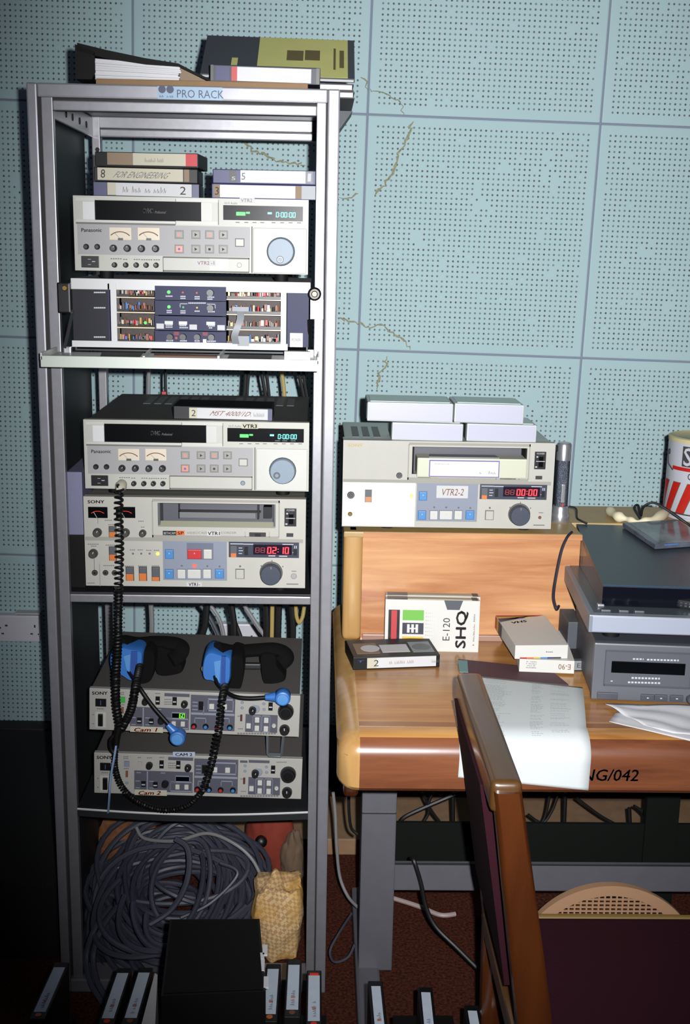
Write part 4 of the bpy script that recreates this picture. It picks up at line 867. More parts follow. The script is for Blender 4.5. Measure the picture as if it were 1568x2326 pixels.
cv = [PY(175, 97, Yb), PY(240, 113, Yb), PY(330, 132, Yb), PY(405, 144, Yb), PY(440, 162, Yb), PY(478, 180, Yb)]
low = [q+V((0, 0, -t_)) for q, t_ in zip(cv, (0.014, 0.014, 0.010, 0.005, 0.004, 0.004))]
MB().prism(cv+low[::-1], (0, 0.27, 0)).build('cover', 'matte_black', bd)
rnd = random.Random(3); tops = [PY(214, 131, Yb), PY(280, 137, Yb), PY(340, 143, Yb), PY(407, 150, Yb)]
ns = 9
for k in range(ns):                                                    # bundles of pages
    lo = [V((q.x, 0, zb+(q.z-zb)*k/ns)) for q in tops]; hi = [V((q.x, 0, zb+(q.z-zb)*(k+0.93)/ns)) for q in tops]
    sh = jitter(rnd, 0.003); lo[-1].x += sh; hi[-1].x += sh
    y0 = Yb+0.004+rnd.random()*0.003
    MB().prism([(q.x, y0, q.z) for q in lo]+[(q.x, y0, q.z) for q in hi[::-1]], (0, 0.24, 0)).build('page_bundle', 'paper', bd)
loose = [PY(407, 152, Yb), PY(440, 168, Yb), PY(474, 185, Yb)]
MB().prism([(q.x, Yb+0.012, q.z) for q in loose]+[(loose[2].x, Yb+0.012, zb), (loose[0].x, Yb+0.012, zb)], (0, 0.20, 0)).build('loose_pages', 'label_tan', bd)
# sleeve with a red band
Ys = 0.008; a = PY(477, 160, Ys); b = PY(727, 203, Ys)
sl = thing('video_case', 'dark blue video case with red band and white label on the rack top', 'video case', (a.x, Ys, zr+0.0105), (0, 0.012, 0))
L = b.x-a.x; H = 0.0285
MB().rbox(0, L, 0, 0.105, 0, H, 0.0015).build('shell', 'navy', sl, local=True)
MB().box(0.001, 0.006, -0.0006, 0, 0.001, H-.001).box(L-0.007, L-0.001, -0.0006, 0, 0.001, H-.001).build('shell_edge', 'knob_olive', sl, local=True)
MB().box(0.010, 0.034, -0.0006, 0, 0.002, H-.003).build('spine_band', 'navy_blue', sl, local=True); MB().box(0.038, 0.048, -0.0008, 0, 0.002, H-.003).build('spine_band', 'red', sl, local=True); MB().box(0.048, L-0.016, -0.0008, 0, 0.002, H-.003).build('spine_label', 'paper', sl, local=True)
# leaning manual with an olive cover, two books under it
def book(name, label, loc, rot, W_, D_, T_, cov, pages='paper', bands=()):
    r_ = thing(name, label, 'book', loc, rot)
    MB().box(0, W_, 0, D_, T_-0.002, T_).build('cover', cov, r_, local=True); MB().box(0, W_, 0, D_, 0, 0.002).build('cover', cov, r_, local=True)
    MB().box(0.003, W_-0.003, 0.003, D_-0.003, 0.002, T_-0.002).build('pages', pages, r_, local=True); MB().box(0, W_, D_-0.003, D_, 0.002, T_-0.002).build('spine', cov, r_, local=True)
    return r_
Yk = 0.115
b1 = book('book', 'dark book lying flat on the rack top under the olive manual', (PY(520, 195, Yk).x, Yk, zr+0.0005), (0, 0.006, 0), PY(806, 203, Yk).x-PY(520, 195, Yk).x, 0.2, 0.0125, mat('cover_brown', (60, 40, 40), 0.6))
b2 = book('book', 'thin dark book between the flat book and the olive manual', (PY(525, 185, Yk).x, Yk+0.002, zr+0.014), (0, 0.006, 0), PY(804, 190, Yk).x-PY(525, 185, Yk).x, 0.2, 0.0125, mat('cover_plum', (48, 40, 52), 0.6))
pA = PY(455, 172, Yk); pB = PY(806, 181, Yk)
mn = thing('manual', 'large manual with olive and charcoal cover propped at a slant on the rack top', 'book', (pA.x, Yk, zr+0.0300), (math.radians(33), 0.012, 0))
Wm = pB.x-pA.x; Dm = 0.165; Tm = 0.008
MB().rbox(0, Wm, 0, Dm, 0, Tm, 0.001).build('cover', 'dark_cover', mn, local=True)
MB().box(0.004, Wm-0.002, -0.0006, 0.0, 0.002, Tm-0.002).build('pages', 'label', mn, local=True)
MB().box(Wm*0.36, Wm*0.955, 0.002, Dm-0.002, Tm, Tm+0.0006).build('cover_panel', 'olive_cover', mn, local=True)
M['olive_ink'] = mat('olive_ink', (112, 100, 62), 0.7)
mk = MB()
for x0, x1, y0, y1 in ((0.55, 0.66, 0.40, 0.66), (0.67, 0.77, 0.42, 0.68), (0.86, 0.875, 0.2, 0.75), (0.90, 0.93, 0.25, 0.7)): mk.add([(Wm*x0, Dm*y0, Tm+.0009), (Wm*x1, Dm*y0, Tm+.0009), (Wm*x1, Dm*y1, Tm+.0009), (Wm*x0, Dm*y1, Tm+.0009)], [(0,1,2,3)])
mk.build('cover_print', 'olive_ink', mn, local=True)
MB().box(Wm*0.19, Wm*0.23, Dm*.15, Dm*.42, Tm, Tm+.0008).build('cover_mark', 'olive_cover', mn, local=True)
tag(MB().rbox(PY(560, 150, 0.33).x, PY(740, 150, 0.33).x, 0.262, 0.30, zr, zr+0.105, 0.003).build('box_file', 'dark_cover'), 'dark box file standing on the rack top behind the olive manual', 'box file')
# book hanging over the right side of the rack top
hb = thing('hanging_book', 'dark folder with white pages drooping over the right rear of the rack top', 'folder', (0.47, 0.36, zr), (0, 0, 0))
a = PY(774, 222, 0.36); b = PY(790, 246, 0.36)
MB().box(0.479, b.x, 0.36, 0.46, b.z, zr+0.006).build('pages', 'paper', hb); 
MB().prism([PY(760, 250, 0.352), PY(801, 252, 0.352), PY(773, 292, 0.352), PY(760, 292, 0.352)], (0, 0.11, 0)).build('cover', 'dark_cover', hb)

# ================================================================== headsets on the upper control unit
def ZM(x0, y0, k): return lambda zx, zy, Y: PY(x0+zx/k, y0+zy/k, Y)
def puff(poly, Y0, Y1, inset=0.004):                                   # softly rounded slab from an outline
    n = len(poly); c = sum((V((p.x, 0, p.z)) for p in poly), V())/n; mb = MB(); rings = []
    for y, e in ((Y0, 0.90), (Y0+(Y1-Y0)*0.06, 0.97), (Y0+(Y1-Y0)*0.3, 1.0), (Y0+(Y1-Y0)*0.7, 1.0), (Y0+(Y1-Y0)*0.92, 0.93), (Y1, 0.8)):
        rings.append([V((c.x+(p.x-c.x)*e, y, c.z+(p.z-c.z)*e)) for p in poly])
    vs = [q for r_ in rings for q in r_]; m = len(rings)
    fs = [(k*n+i, k*n+(i+1) % n, (k+1)*n+(i+1) % n, (k+1)*n+i) for k in range(m-1) for i in range(n)] + [tuple(range(n))[::-1], tuple(range((m-1)*n, m*n))]
    return mb.add(vs, fs)
def closed(pts, n=5):
    p = [V(q) for q in pts]; out = []; m = len(p)
    for i in range(m):
        a, b, c, d = p[i-1], p[i], p[(i+1) % m], p[(i+2) % m]
        for k in range(n): t = k/n; out.append(0.5*((2*b)+(c-a)*t+(2*a-5*b+4*c-d)*t*t+(3*b-a-3*c+d)*t**3))
    return out
def headset(label, Z, cup, band_x, face, pad, arch, pad2, boom, mic, neck, Y):
    base = Z(*pad[-1], Y); r_ = thing('headset', label, 'headset', (base.x, Y, 0.664), group='intercom headsets on the upper control unit')
    e = puff(closed([Z(*q, Y) for q in cup], 4), Y-0.012, Y+0.07).build('earcup', 'headset_blue', r_, True)
    x0, x1, zy0, zy1 = band_x
    MB().prism([Z(x0, zy0, Y), Z(x1, zy0+6, Y), Z(x1-8, zy1, Y), Z(x0-8, zy1, Y)], (0, -0.0145, 0)).build('earcup_band', 'headset_blue_dark', e)
    MB().prism([Z(*q, Y) for q in face], (0, -0.0155, 0)).build('earcup_face', mat('headset_pale', (96, 160, 225), 0.4), e)
    puff(closed([Z(*q, Y) for q in pad]), Y-0.004, Y+0.085).build('ear_pad', 'foam', r_, True)
    pts = spline([Z(zx, zy, Y+0.03+dy) for zx, zy, dy in arch], 8)
    MB().tube(pts, 0.0085, 10, 1.9).build('headband', 'foam', r_, True)
    puff(closed([Z(*q, Y+0.03) for q in pad2]), Y+0.03, Y+0.10).build('ear_pad', 'foam', r_, True)
    bp = spline([Z(zx, zy, yy) for zx, zy, yy in boom], 10)
    bo = MB().tube(bp, lambda t: 0.0036+0.0008*t, 10).build('boom', 'cord', r_, True)
    zx, zy, r0, ym = mic; c = Z(zx, zy, ym); k = (Z(zx+r0, zy, ym)-c).length
    mc = MB().lathe([(k*0.82, -0.012), (k, -0.008), (k, 0.010), (k*0.9, 0.014), (k*0.5, 0.016)], c, (0, -1, 0), 30).build('microphone', 'headset_blue', r_, True)
    MB().lathe([(k*0.72, 0.0135), (k*0.70, 0.017), (k*0.1, 0.0175)], c, (0, -1, 0), 24).build('microphone_cap', mat('headset_pale', (96, 160, 225), 0.4), mc, True)
    a = Z(*neck[0], ym); b = Z(*neck[1], ym); MB().tube([a, b], lambda t: 0.006+0.004*t, 12).build('microphone_neck', 'headset_blue', mc, True)
    return r_
ZA = ZM(200, 1430, 6.03)
h1 = headset('blue and black headset with boom hanging down to the left over the Cam 1 unit', ZA,
    [(300,400),(330,290),(460,210),(600,235),(745,268),(768,360),(745,560),(690,660),(600,690),(470,615),(330,545)], (605,690,265,640), [(505,330),(600,300),(585,560),(540,500)],
    [(770,285),(850,260),(920,330),(915,520),(870,690),(770,750),(690,730),(740,560)], [(470,180,-0.02),(560,168,0.0),(700,190,0.02),(880,175,0.02),(1100,180,0.02),(1240,205,0.02),(1290,270,0.01),(1240,360,0.0),(1140,420,-0.01)],
    [(920,250),(1130,280),(1180,430),(1290,490),(1290,590),(1130,640),(980,640),(920,560)], [(530,540,0.06),(620,670,0.03),(710,800,-0.012),(880,1040,-0.022),(1100,1290,-0.03)], (1235,1460,108,-0.03), ((1090,1300),(1190,1400)), 0.062)
ZB = ZM(430, 1440, 5.807)
h2 = headset('blue and black headset with boom lying level across the Cam 1 unit', ZB,
    [(172,470),(185,340),(222,238),(300,205),(420,240),(550,282),(560,400),(548,590),(480,700),(430,650),(300,600),(200,578)], (432,490,262,640), [(335,330),(425,310),(405,620),(360,580)],
    [(555,285),(660,270),(720,330),(715,560),(680,720),(600,750),(500,740),(545,600)], [(385,185,-0.02),(480,205,0.0),(620,225,0.02),(900,205,0.02),(1120,195,0.02),(1260,240,0.02),(1285,320,0.01),(1200,400,0.0)],
    [(950,260),(1130,270),(1160,420),(1270,560),(1240,640),(1040,680),(970,640),(940,420)], [(330,545,0.05),(380,670,0.03),(480,760,0.0),(620,830,-0.02),(800,850,-0.026),(1010,838,-0.028)], (1235,825,103,-0.03), ((1005,835),(1140,830)), 0.058)
MB().rbox(ZB(725,400,0.1).x, ZB(945,400,0.1).x, 0.10, 0.112, ZB(830,470,0.1).z, ZB(830,395,0.1).z, 0.003).build('headband_slider', 'rack_dark', h2)
MB().lathe([(0.0085, 0), (0.0085, 0.001)], ZB(215, 460, 0.0575), (0, -1, 0), 16).build('earcup_badge', mat('badge_olive', (120, 125, 70), 0.5), h2, True)
# coiled cords
pl = PY(275, 1102, -0.012)
MB().lathe([(0.0095, 0), (0.011, 0.012), (0.009, 0.024), (0.0055, 0.03)], (pl.x, 0.0, pl.z), (0, -1, -0.15), 18).build('plug', 'label_cream', h1, True)
Yc = -0.034
up = [PY(275, 1104, -0.03), PY(272, 1116, Yc)]
coil(up+[PY(270,1160,Yc), PY(272,1240,Yc), PY(270,1335,Yc)], 0.0066, 0.0105, 0.0026).build('coiled_cord', 'cord', h1, True)
coil([PY(270,1335,Yc), PY(268,1400,Yc), PY(267,1470,Yc), PY(263,1545,Yc), PY(264,1600,Yc), PY(272,1650,Yc)], 0.0066, 0.0068, 0.0028).build('coiled_cord', 'cord', h1, True)
coil([PY(318,1512,0.045), PY(312,1545,0.0), PY(306,1575,Yc-.004), PY(297,1615,Yc-.004), PY(276,1656,Yc)], 0.0062, 0.0062, 0.0027).build('coiled_cord', 'cord', h1, True)
MB().tube(spline([PY(272,1648,Yc), PY(266,1672,Yc), PY(263,1698,Yc)], 6), lambda t: 0.0085-0.002*t, 10).build('cord_joint', 'cord', h1, True)
MB().tube(spline([PY(266,1665,Yc), PY(252,1680,Yc), PY(252,1702,Yc), PY(262,1712,Yc)], 6), 0.0038, 8).build('cord_loop', 'cord', h1, True)
coil([PY(512,1558,0.03), PY(508,1575,-0.01), PY(503,1605,Yc), PY(499,1650,Yc), PY(490,1695,Yc), PY(478,1745,Yc), PY(462,1795,Yc)], 0.0056, 0.0088, 0.0028).build('coiled_cord', 'cord', h2, True)
coil([PY(262,1705,Yc), PY(262,1745,Yc), PY(278,1788,Yc), PY(315,1822,Yc), PY(370,1840,Yc), PY(425,1830,Yc), PY(462,1795,Yc)], 0.0042, 0.0056, 0.0024).build('coiled_cord', 'cord', h2, True)
tie = spline([PY(264,1694,Yc-.01), PY(259,1725,Yc-.012), PY(252,1765,Yc-.012), PY(249,1805,Yc-.01), PY(246,1846,-0.012)], 6)
tag(MB().tube(tie, 0.0026, 6, 0.5).build('cable_tie', 'tie', None, True), 'pale blue cable tie hanging from the coiled cords to the lower shelf', 'cable tie')

# ================================================================== cables at the back of the rack
def cable(px, Y, r_, m, label, group='cables hanging behind the rack equipment'):
    pts = spline([PY(q[0], q[1], Y+(q[2] if len(q) > 2 else 0)) for q in px], 6)
    return tag(MB().tube(pts, r_, 8).build('cable', m, None, True), label, 'cable', group)
up_ = 'behind the VTR3 recorder'
cable([(338,838),(338,870),(337,925)], 0.44, 0.0042, 'cable_pale', 'pale grey cable hanging '+up_)
cable([(376,838),(376,880),(380,925)], 0.44, 0.0036, 'cable_black', 'thin black cable with a red tag hanging '+up_)
tag(MB().rbox(PY(368,895,0.43).x, PY(378,895,0.43).x, 0.425, 0.433, PY(370,900,0.43).z, PY(370,889,0.43).z, 0.001).build('cable_tag', 'red'), 'small red tag on a thin black cable behind the VTR3 recorder', 'tag')
for q in ([(558,838),(556,880),(552,925)], [(566,838),(562,880),(560,925)], [(592,838),(600,880),(608,925)], [(604,838),(608,870),(614,925)], [(676,838),(684,870),(694,920)], [(688,838),(694,880),(702,925)]):
    cable(q, 0.43, 0.0040, 'cable_black', 'black cable hanging behind the right half of the VTR3 recorder')
cable([(638,838),(644,870),(648,925)], 0.435, 0.0042, 'cable_yellow', 'yellow cable hanging behind the VTR3 recorder')
cable([(343,1372),(345,1420),(343,1470),(342,1530)], 0.42, 0.006, 'cable_pale', 'thick grey cable hanging behind the left headset')
cable([(470,1372),(466,1420),(455,1460),(450,1530)], 0.40, 0.0075, 'cable_black', 'thick black cable hanging left of the right headset')
cable([(455,1375),(475,1400),(495,1440),(505,1470),(510,1530)], 0.44, 0.005, 'cable_grey', 'grey cable bending down behind the right headset', 'grey cables behind the right headset')
cable([(478,1375),(498,1405),(508,1440),(512,1475),(514,1530)], 0.43, 0.0045, 'cable_pale', 'pale cable bending down behind the right headset', 'pale cables behind the right headset')
cable([(525,1372),(532,1420),(531,1470),(533,1530)], 0.40, 0.0075, 'cable_black', 'thick black cable hanging just behind the right headset band')
cable([(520,1380),(540,1430),(560,1480),(590,1525)], 0.415, 0.0055, 'cable_black', 'black cable running slantwise across the white socket plate')
cable([(555,1375),(578,1410),(605,1450),(640,1500),(665,1528)], 0.44, 0.005, 'cable_pale', 'grey cable slanting down to the right past the socket plate')
cable([(604,1372),(606,1430),(602,1530)], 0.41, 0.0075, 'cable_black', 'thick black cable left of the yellow cable')
cable([(619,1372),(618,1430),(616,1530)], 0.405, 0.005, 'cable_yellow', 'yellow cable hanging between two black cables')
cable([(634,1372),(632,1430),(630,1530)], 0.41, 0.0075, 'cable_black', 'thick black cable right of the yellow cable')
cable([(662,1372),(666,1420),(664,1470),(654,1530)], 0.40, 0.007, 'cable_black', 'thick black cable curving down at the right of the rack')
cable([(672,1372),(674,1400),(680,1414),(688,1400),(692,1372)], 0.39, 0.0045, 'cable_yellow', 'short yellow cable loop under the rack shelf')
# papers slid in beside the recorder
a = PY(152, 1065, 0.03); b = PY(190, 1300, 0.03)
tag(MB().rbox(-0.036, -0.006, 0.03, 0.25, PY(160, 1215, 0.03).z, PY(160, 1072, 0.03).z, 0.002).build('paper_box', mat('lilac_box', (128, 128, 158), 0.6)), 'pale lilac carton wedged between the rack side and the VTR1 recorder', 'carton')
tag(MB().rbox(-0.036, -0.007, 0.035, 0.25, 0.867, PY(160, 1215, 0.03).z-0.001, 0.002).build('black_box', 'matte_black'), 'black box on the rack shelf under the lilac carton', 'box')

# ================================================================== bottom of the rack
rnd = random.Random(21)
def ring(c, ax, ay, a0=0, a1=360, wob=0.01, n=40, seed=0):
    r2 = random.Random(seed); ph = [r2.random()*6.28 for _ in range(4)]; out = []
    for k in range(n+1):
        t = math.radians(a0+(a1-a0)*k/n); e = 1+wob*6*math.sin(2*t+ph[0])*0.5+wob*4*math.sin(3*t+ph[1])
        out.append(V(c)+V(ax)*math.cos(t)*e+V(ay)*math.sin(t)*e+V((0, 0, 0.008*math.sin(2*t+ph[2]))))
    return out
heap = MB()
for k in range(46):
    f = k/45; rx = 0.205-0.125*rnd.random()*(0.3+f); ry = 0.235-0.15*rnd.random()*(0.3+f)
    cx_, cy_, cz_ = 0.145+jitter(rnd, 0.02), 0.215+jitter(rnd, 0.03), 0.035+0.10*f
    heap.tube(ring((cx_, cy_, cz_), (rx, 0, jitter(rnd, 0.02)), (jitter(rnd, 0.03), ry, 0.055+jitter(rnd, 0.03)), wob=0.008, seed=k), 0.0062, 7)
for k in range(12):
    heap.tube(ring((0.14+jitter(rnd, .03), 0.21+jitter(rnd, .04), 0.03+0.006*k), (0.05+.075*rnd.random(), 0, 0), (jitter(rnd, .03), 0.06+.09*rnd.random(), 0.02), wob=0.012, seed=90+k), 0.0062, 7)
for k in range(5):
    heap.tube(ring((0.13+0.02*k, 0.12-0.02*k, 0.14+0.012*k), (0.155-.012*k, 0, 0), (0.03, 0.15-.015*k, 0.05), 150+12*k, 350, 0.01, seed=50+k), 0.0064, 7)
heap.tube(spline([PY(398,1905,0.22), PY(425,1925,0.21), PY(430,1970,0.19), PY(418,2020,0.16), PY(385,2070,0.12), PY(330,2105,0.09)], 8), 0.0068, 7)
heap.tube(spline([PY(500,1960,0.2), PY(540,1985,0.18), PY(480,2050,0.15), PY(410,2085,0.12)], 8), 0.004, 6)
for dx in (0, 16):
    heap.tube(spline([PY(250+dx,2060,0.10), PY(215+dx,2110,0.04), PY(196+dx,2170,0.02), PY(205+dx,2230,-0.02), PY(235+dx,2280,-0.05)], 8), 0.0062, 7)
tag(heap.build('cable_coil', 'cable_grey', None, True, origin=(0.145, 0.2, 0)), 'big tangled coil of grey cable heaped in the bottom of the rack', 'cable coil')
hl = MB().tube(spline([PY(310,1880,0.32), PY(330,1905,0.3), PY(400,1910,0.28), PY(470,1893,0.28), PY(530,1915,0.26), PY(575,1955,0.24), PY(604,2018,0.2)], 8), 0.0042, 8)
tag(hl.build('cable', 'cable_pale', None, True), 'shiny pale cable arching over the cable coil in the rack', 'cable')
def lump(name, m, c, rx, ry, rz, seed, amp=0.18, fr=3.0, label=None, cat=None, boxy=0.0):
    bm = bmesh.new(); bmesh.ops.create_icosphere(bm, subdivisions=4, radius=1.0); r2 = random.Random(seed)
    dirs = [(V((r2.gauss(0,1), r2.gauss(0,1), r2.gauss(0,1))).normalized()*fr*(0.6+r2.random()), r2.random()*6.28) for _ in range(9)]
    for v in bm.verts:
        d = v.co.normalized(); e = 1+amp*sum(math.sin(d.dot(k)*2+p)*(1-abs(math.sin(d.dot(k)+p))) for k, p in dirs)/3.0
        if boxy: mxc = max(abs(d.x), abs(d.y), abs(d.z)); e *= (1-boxy)+boxy/mxc*0.85
        v.co = V((d.x*rx*e, d.y*ry*e, d.z*rz*e))+V(c)
    mb = MB(); bm.verts.index_update(); mb.add([v.co.copy() for v in bm.verts], [tuple(q.index for q in f.verts) for f in bm.faces]); bm.free()
    o = mb.build(name, m, None, True); me = o.data; me.shade_smooth()
    if label: tag(o, label, cat)
    return o
c_ = PY(280, 1925, 0.42); lump('rag', 'rag_orange', (c_.x, 0.42, 0.095), 0.075, 0.05, 0.095, 5, 0.3, label='crumpled orange-brown rag behind the cable coil in the rack', cat='rag')
c_ = PY(628, 1960, 0.40); rb = lump('plastic_bag', 'rag_red', (c_.x-0.02, 0.41, 0.12), 0.062, 0.04, 0.125, 9, 0.2, label='rust red plastic bag slumped at the back of the rack beside the coil', cat='bag')
M['rag_red2'] = M['rag_red']
c_ = PY(665, 1965, 0.37); lump('sandbag', 'rag_brown', (c_.x, 0.375, 0.085), 0.03, 0.03, 0.085, 14, 0.2, label='small brown cloth pouch in front of the red bag', cat='pouch')
c_ = PY(592, 1918, 0.355); tag(MB().lathe([(0.012, 0), (0.015, 0.005), (0.012, 0.02), (0.006, 0.024)], (c_.x, 0.372, c_.z), (0.2, -1, 0.3), 14).build('plug', 'black', None, True), 'small black plug lying against the red bag', 'plug')
c_ = PY(630, 2095, 0.12); lump('checked_cloth', 'checked', (c_.x, 0.125, 0.095), 0.058, 0.05, 0.105, 33, 0.22, label='crumpled yellow checked cloth on the floor at the right of the rack', cat='cloth', boxy=0.6)

# ================================================================== cassettes in front of the rack
def spine_up(label, near, t_, yaw=0.0, group=None, fade=1.0, tipm='orange', w_=0.0195):
    N_ = CAM + ray(*near)*t_; s_, c_ = 0.118, 0.993
    X = V((math.sin(yaw)*c_, math.cos(yaw)*c_, -s_)); Zc = V((-math.cos(yaw), math.sin(yaw), 0)); Y_ = Zc.cross(X)
    R_ = Matrix((X, Y_, Zc)).transposed(); Th = 0.0262
    loc = N_ - X*0.021 - Zc*(Th/2)
    r_ = thing('video_cassette', label, 'cassette', loc, R_.to_euler(), group)
    MB().rbox(0, 0.188, 0, 0.104, 0, Th, 0.002).build('shell', 'tape_black', r_, local=True)
    MB().box(0.021, 0.168, -0.0006, 0.0004, Th/2-w_/2, Th/2+w_/2).build('spine_label', mat('label_blue', (228, 242, 255), 0.75, noise=0.04), r_, local=True)
    MB().lathe([(0.0052, 0), (0.0052, 0.0008)], (0.012, 0, Th/2), (0, -1, 0), 14).build('spine_dot', tipm, r_, True, True)
    mk = MB(); scribble(mk, (0.03, -0.001, Th/2-0.004), (0.05, 0, 0), (0, 0, 0.008), 7, 0.12, int(near[0])); mk.build('handwriting', 'ink_blue', r_, local=True)
    mk = MB(); mk.box(0.055, 0.061, -0.001, 0, Th/2-0.004, Th/2+0.003); mk.build('label_mark', 'salmon', r_, local=True)
    return r_
GT = 'cassettes standing spine up in front of the rack'
spine_up('black cassette standing spine up by itself left of the rack', (90, 2299), 1.9, group=GT)
spine_up('spine-up black cassette next to another, left of the black case, away from it', (245, 2313), 1.9, group=GT, tipm='ink_red')
spine_up('spine-up black cassette directly left of the black case', (297, 2312), 1.9, group=GT, tipm='ink_brown')
spine_up('spine-up black cassette touching the right side of the black case', (613, 2303), 1.9, group=GT)
spine_up('spine-up black cassette second from the black case in the right group', (664, 2293), 1.9, group=GT, tipm='ink_brown')
f_ = spine_up('spine-up black cassette with red mark at the rack right front post', (713, 2319), 1.9, group=GT, tipm='ink_red')
MB().box(0.170, 0.177, -0.0008, 0, 0.005, 0.021).build('spine_band', 'ink_red', f_, local=True)
GR = 'cassettes standing spine up beside the desk leg'
for near, yw, lb in (((864,2345), 0.0, 'black cassette with pale spine standing against the grey desk leg'), ((978,2360), 0.04, 'black cassette with pale spine standing between desk leg and chair'), ((1092,2405), 0.04, 'black cassette with pale spine standing close to the chair')):
    spine_up(lb, near, 1.9, yw, GR, w_=0.016)
# low black crates that carry them
def crate(x0, x1, label):
    y0, y1 = -0.545, -0.325; zt_ = lambda y: 0.305-0.1085-0.118*(y+0.5)+0.0
    return tag(MB().prism([(x0, y0, 0), (x0, y1, 0), (x0, y1, zt_(y1)), (x0, y0, zt_(y0))], (x1-x0, 0, 0)).build('tape_crate', 'matte_black'), label, 'crate')
crate(-0.012, 0.024, 'narrow black crate under the single cassette left of the rack'); crate(0.098, 0.476, 'black crate under the row of cassettes in front of the rack'); crate(0.596, 0.705, 'black crate under the cassettes beside the desk leg')
# big black case across the row
zc = 0.372; tp = [PZ(386, 2088, zc), PZ(590, 2087, zc), PZ(604, 2252, zc), PZ(366, 2262, zc)]
bc = thing('black_case', 'large plain black plastic case standing among the spine-up cassettes', 'case', (tp[3].x, tp[3].y, 0.21))
MB().prism(tp, (0, 0, -0.158)).build('shell', 'tape_black', bc)
cx_ = sum((q for q in tp), V())/4
MB().prism([q+(cx_-q)*0.05+V((0,0,0.0008)) for q in tp], (0, 0, 0.0012)).build('lid', 'matte_black', bc)
for q, n_ in (((573,2168,583,2182),0), ((571,2183,583,2208),1), ((580,2222,592,2246),2), ((583,2150,590,2172),3)):
    a = PZ(q[0], q[1], zc-.002); b = PZ(q[2], q[3], zc-.002)
    MB().prism([(b.x+.004, a.y, zc-.002), (b.x+.012, a.y, zc-.002), (b.x+.013, b.y, zc-.002), (b.x+.005, b.y, zc-.002)], (0, 0, 0.0035)).build('torn_label', 'paper', bc)
a = PZ(352, 2212, 0.30); b = PZ(330, 2330, 0.30)
tag(MB().prism([PZ(352,2210,.295), PZ(358,2214,.295), PZ(352,2340,.295), PZ(318,2340,.295)], (0, 0, -0.09)).build('card_insert', 'label'), 'pale card insert wedged against the left side of the black case', 'card')

# ================================================================== desk
DX0, DX1, DXT = 0.486, 2.0, 0.524; ZD = 0.73; YF = -0.362
def prof(y1):
    p = [(y1, ZD), (-0.318, ZD)]
    for k in range(1, 9): t = math.pi/2*k/8; p.append((-0.318-0.044*math.sin(t), ZD-0.036+0.036*math.cos(t)))
    return p + [(YF, 0.640), (YF+0.008, 0.632), (-0.325, 0.632), (-0.325, 0.692), (y1, 0.692)]
desk = thing('studio_desk', 'polished wooden studio desk with raised rear shelf on grey steel legs', 'desk', (1.2, 0.0, 0))
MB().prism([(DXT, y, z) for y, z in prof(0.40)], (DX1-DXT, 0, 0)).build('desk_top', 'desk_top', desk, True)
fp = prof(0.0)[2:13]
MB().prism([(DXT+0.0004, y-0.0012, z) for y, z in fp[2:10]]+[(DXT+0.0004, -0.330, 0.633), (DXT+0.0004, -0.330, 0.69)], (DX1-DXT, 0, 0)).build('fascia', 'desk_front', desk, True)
MB().box(DXT, DX1, -0.312, -0.292, ZD-0.001, ZD+0.0006).build('edge_inlay', mat('inlay', (150, 96, 44), 0.3), desk)
# rounded light trim round the left end
bm_ = MB(); pr = prof(0.40)
secs = []
for k in range(7):
    t = math.pi/2*k/6; e = 0.030*(1-math.sin(t)); secs.append((DX0+0.036*(1-math.cos(t)), e))
vs = []; cy_, cz_ = 0.03, 0.68
n = len(pr)
for xx, e in secs:
    for y, z in pr: vs.append((xx, y+(e if y < 0 else 0), z-(e if z > 0.70 else -e*0.6)))
vs += [(DXT, y, z) for y, z in pr]
m_ = len(secs)+1
bm_.add(vs, [(k*n+i, k*n+(i+1) % n, (k+1)*n+(i+1) % n, (k+1)*n+i) for k in range(m_-1) for i in range(n)] + [tuple(range(n)), tuple(range((m_-1)*n, m_*n))])
bm_.build('end_trim', 'trim_wood', desk, True)
MB().rbox(DX0+0.012, DXT, -0.345, -0.27, 0.612, 0.634, 0.010, 3).build('end_block', 'chair_wood', desk)
# riser and shelf
ZS = 0.965; YR = 0.145
XK, YK2 = 0.992, 0.243
MB().box(0.541, XK, YR, YR+0.018, ZD, ZS-0.012).build('riser_panel', 'riser_wood', desk)
MB().box(XK-0.018, XK, YR+0.018, YK2, ZD, ZS-0.012).build('riser_return', 'riser_wood', desk)
MB().box(XK, DX1, YK2, YK2+0.018, ZD, ZS-0.012).build('riser_panel', 'riser_wood', desk)
MB().rbox(0.545, XK, YR-0.008, YR, ZD, ZD+0.013, 0.002).build('riser_bead', mat('bead', (178, 138, 118), 0.4), desk)
MB().rbox(0.502, 0.542, YR-0.012, YR+0.04, ZD, ZS, 0.014, 4).build('riser_post', 'trim_wood', desk, True)
MB().rbox(0.502, XK, YR-0.014, 0.408, ZS-0.013, ZS, 0.003).build('riser_shelf', 'shelf_olive', desk)
MB().rbox(XK, DX1, YK2-0.006, 0.408, ZS-0.013, ZS, 0.003).build('riser_shelf', 'shelf_olive', desk)
MB().box(0.542, XK, YR-0.0146, YR-0.002, ZS-0.0125, ZS-0.001).build('shelf_edge', 'riser_wood', desk)
MB().box(0.506, 0.53, YR+0.04, 0.405, ZD, ZS-0.013).build('riser_side', 'riser_wood', desk)
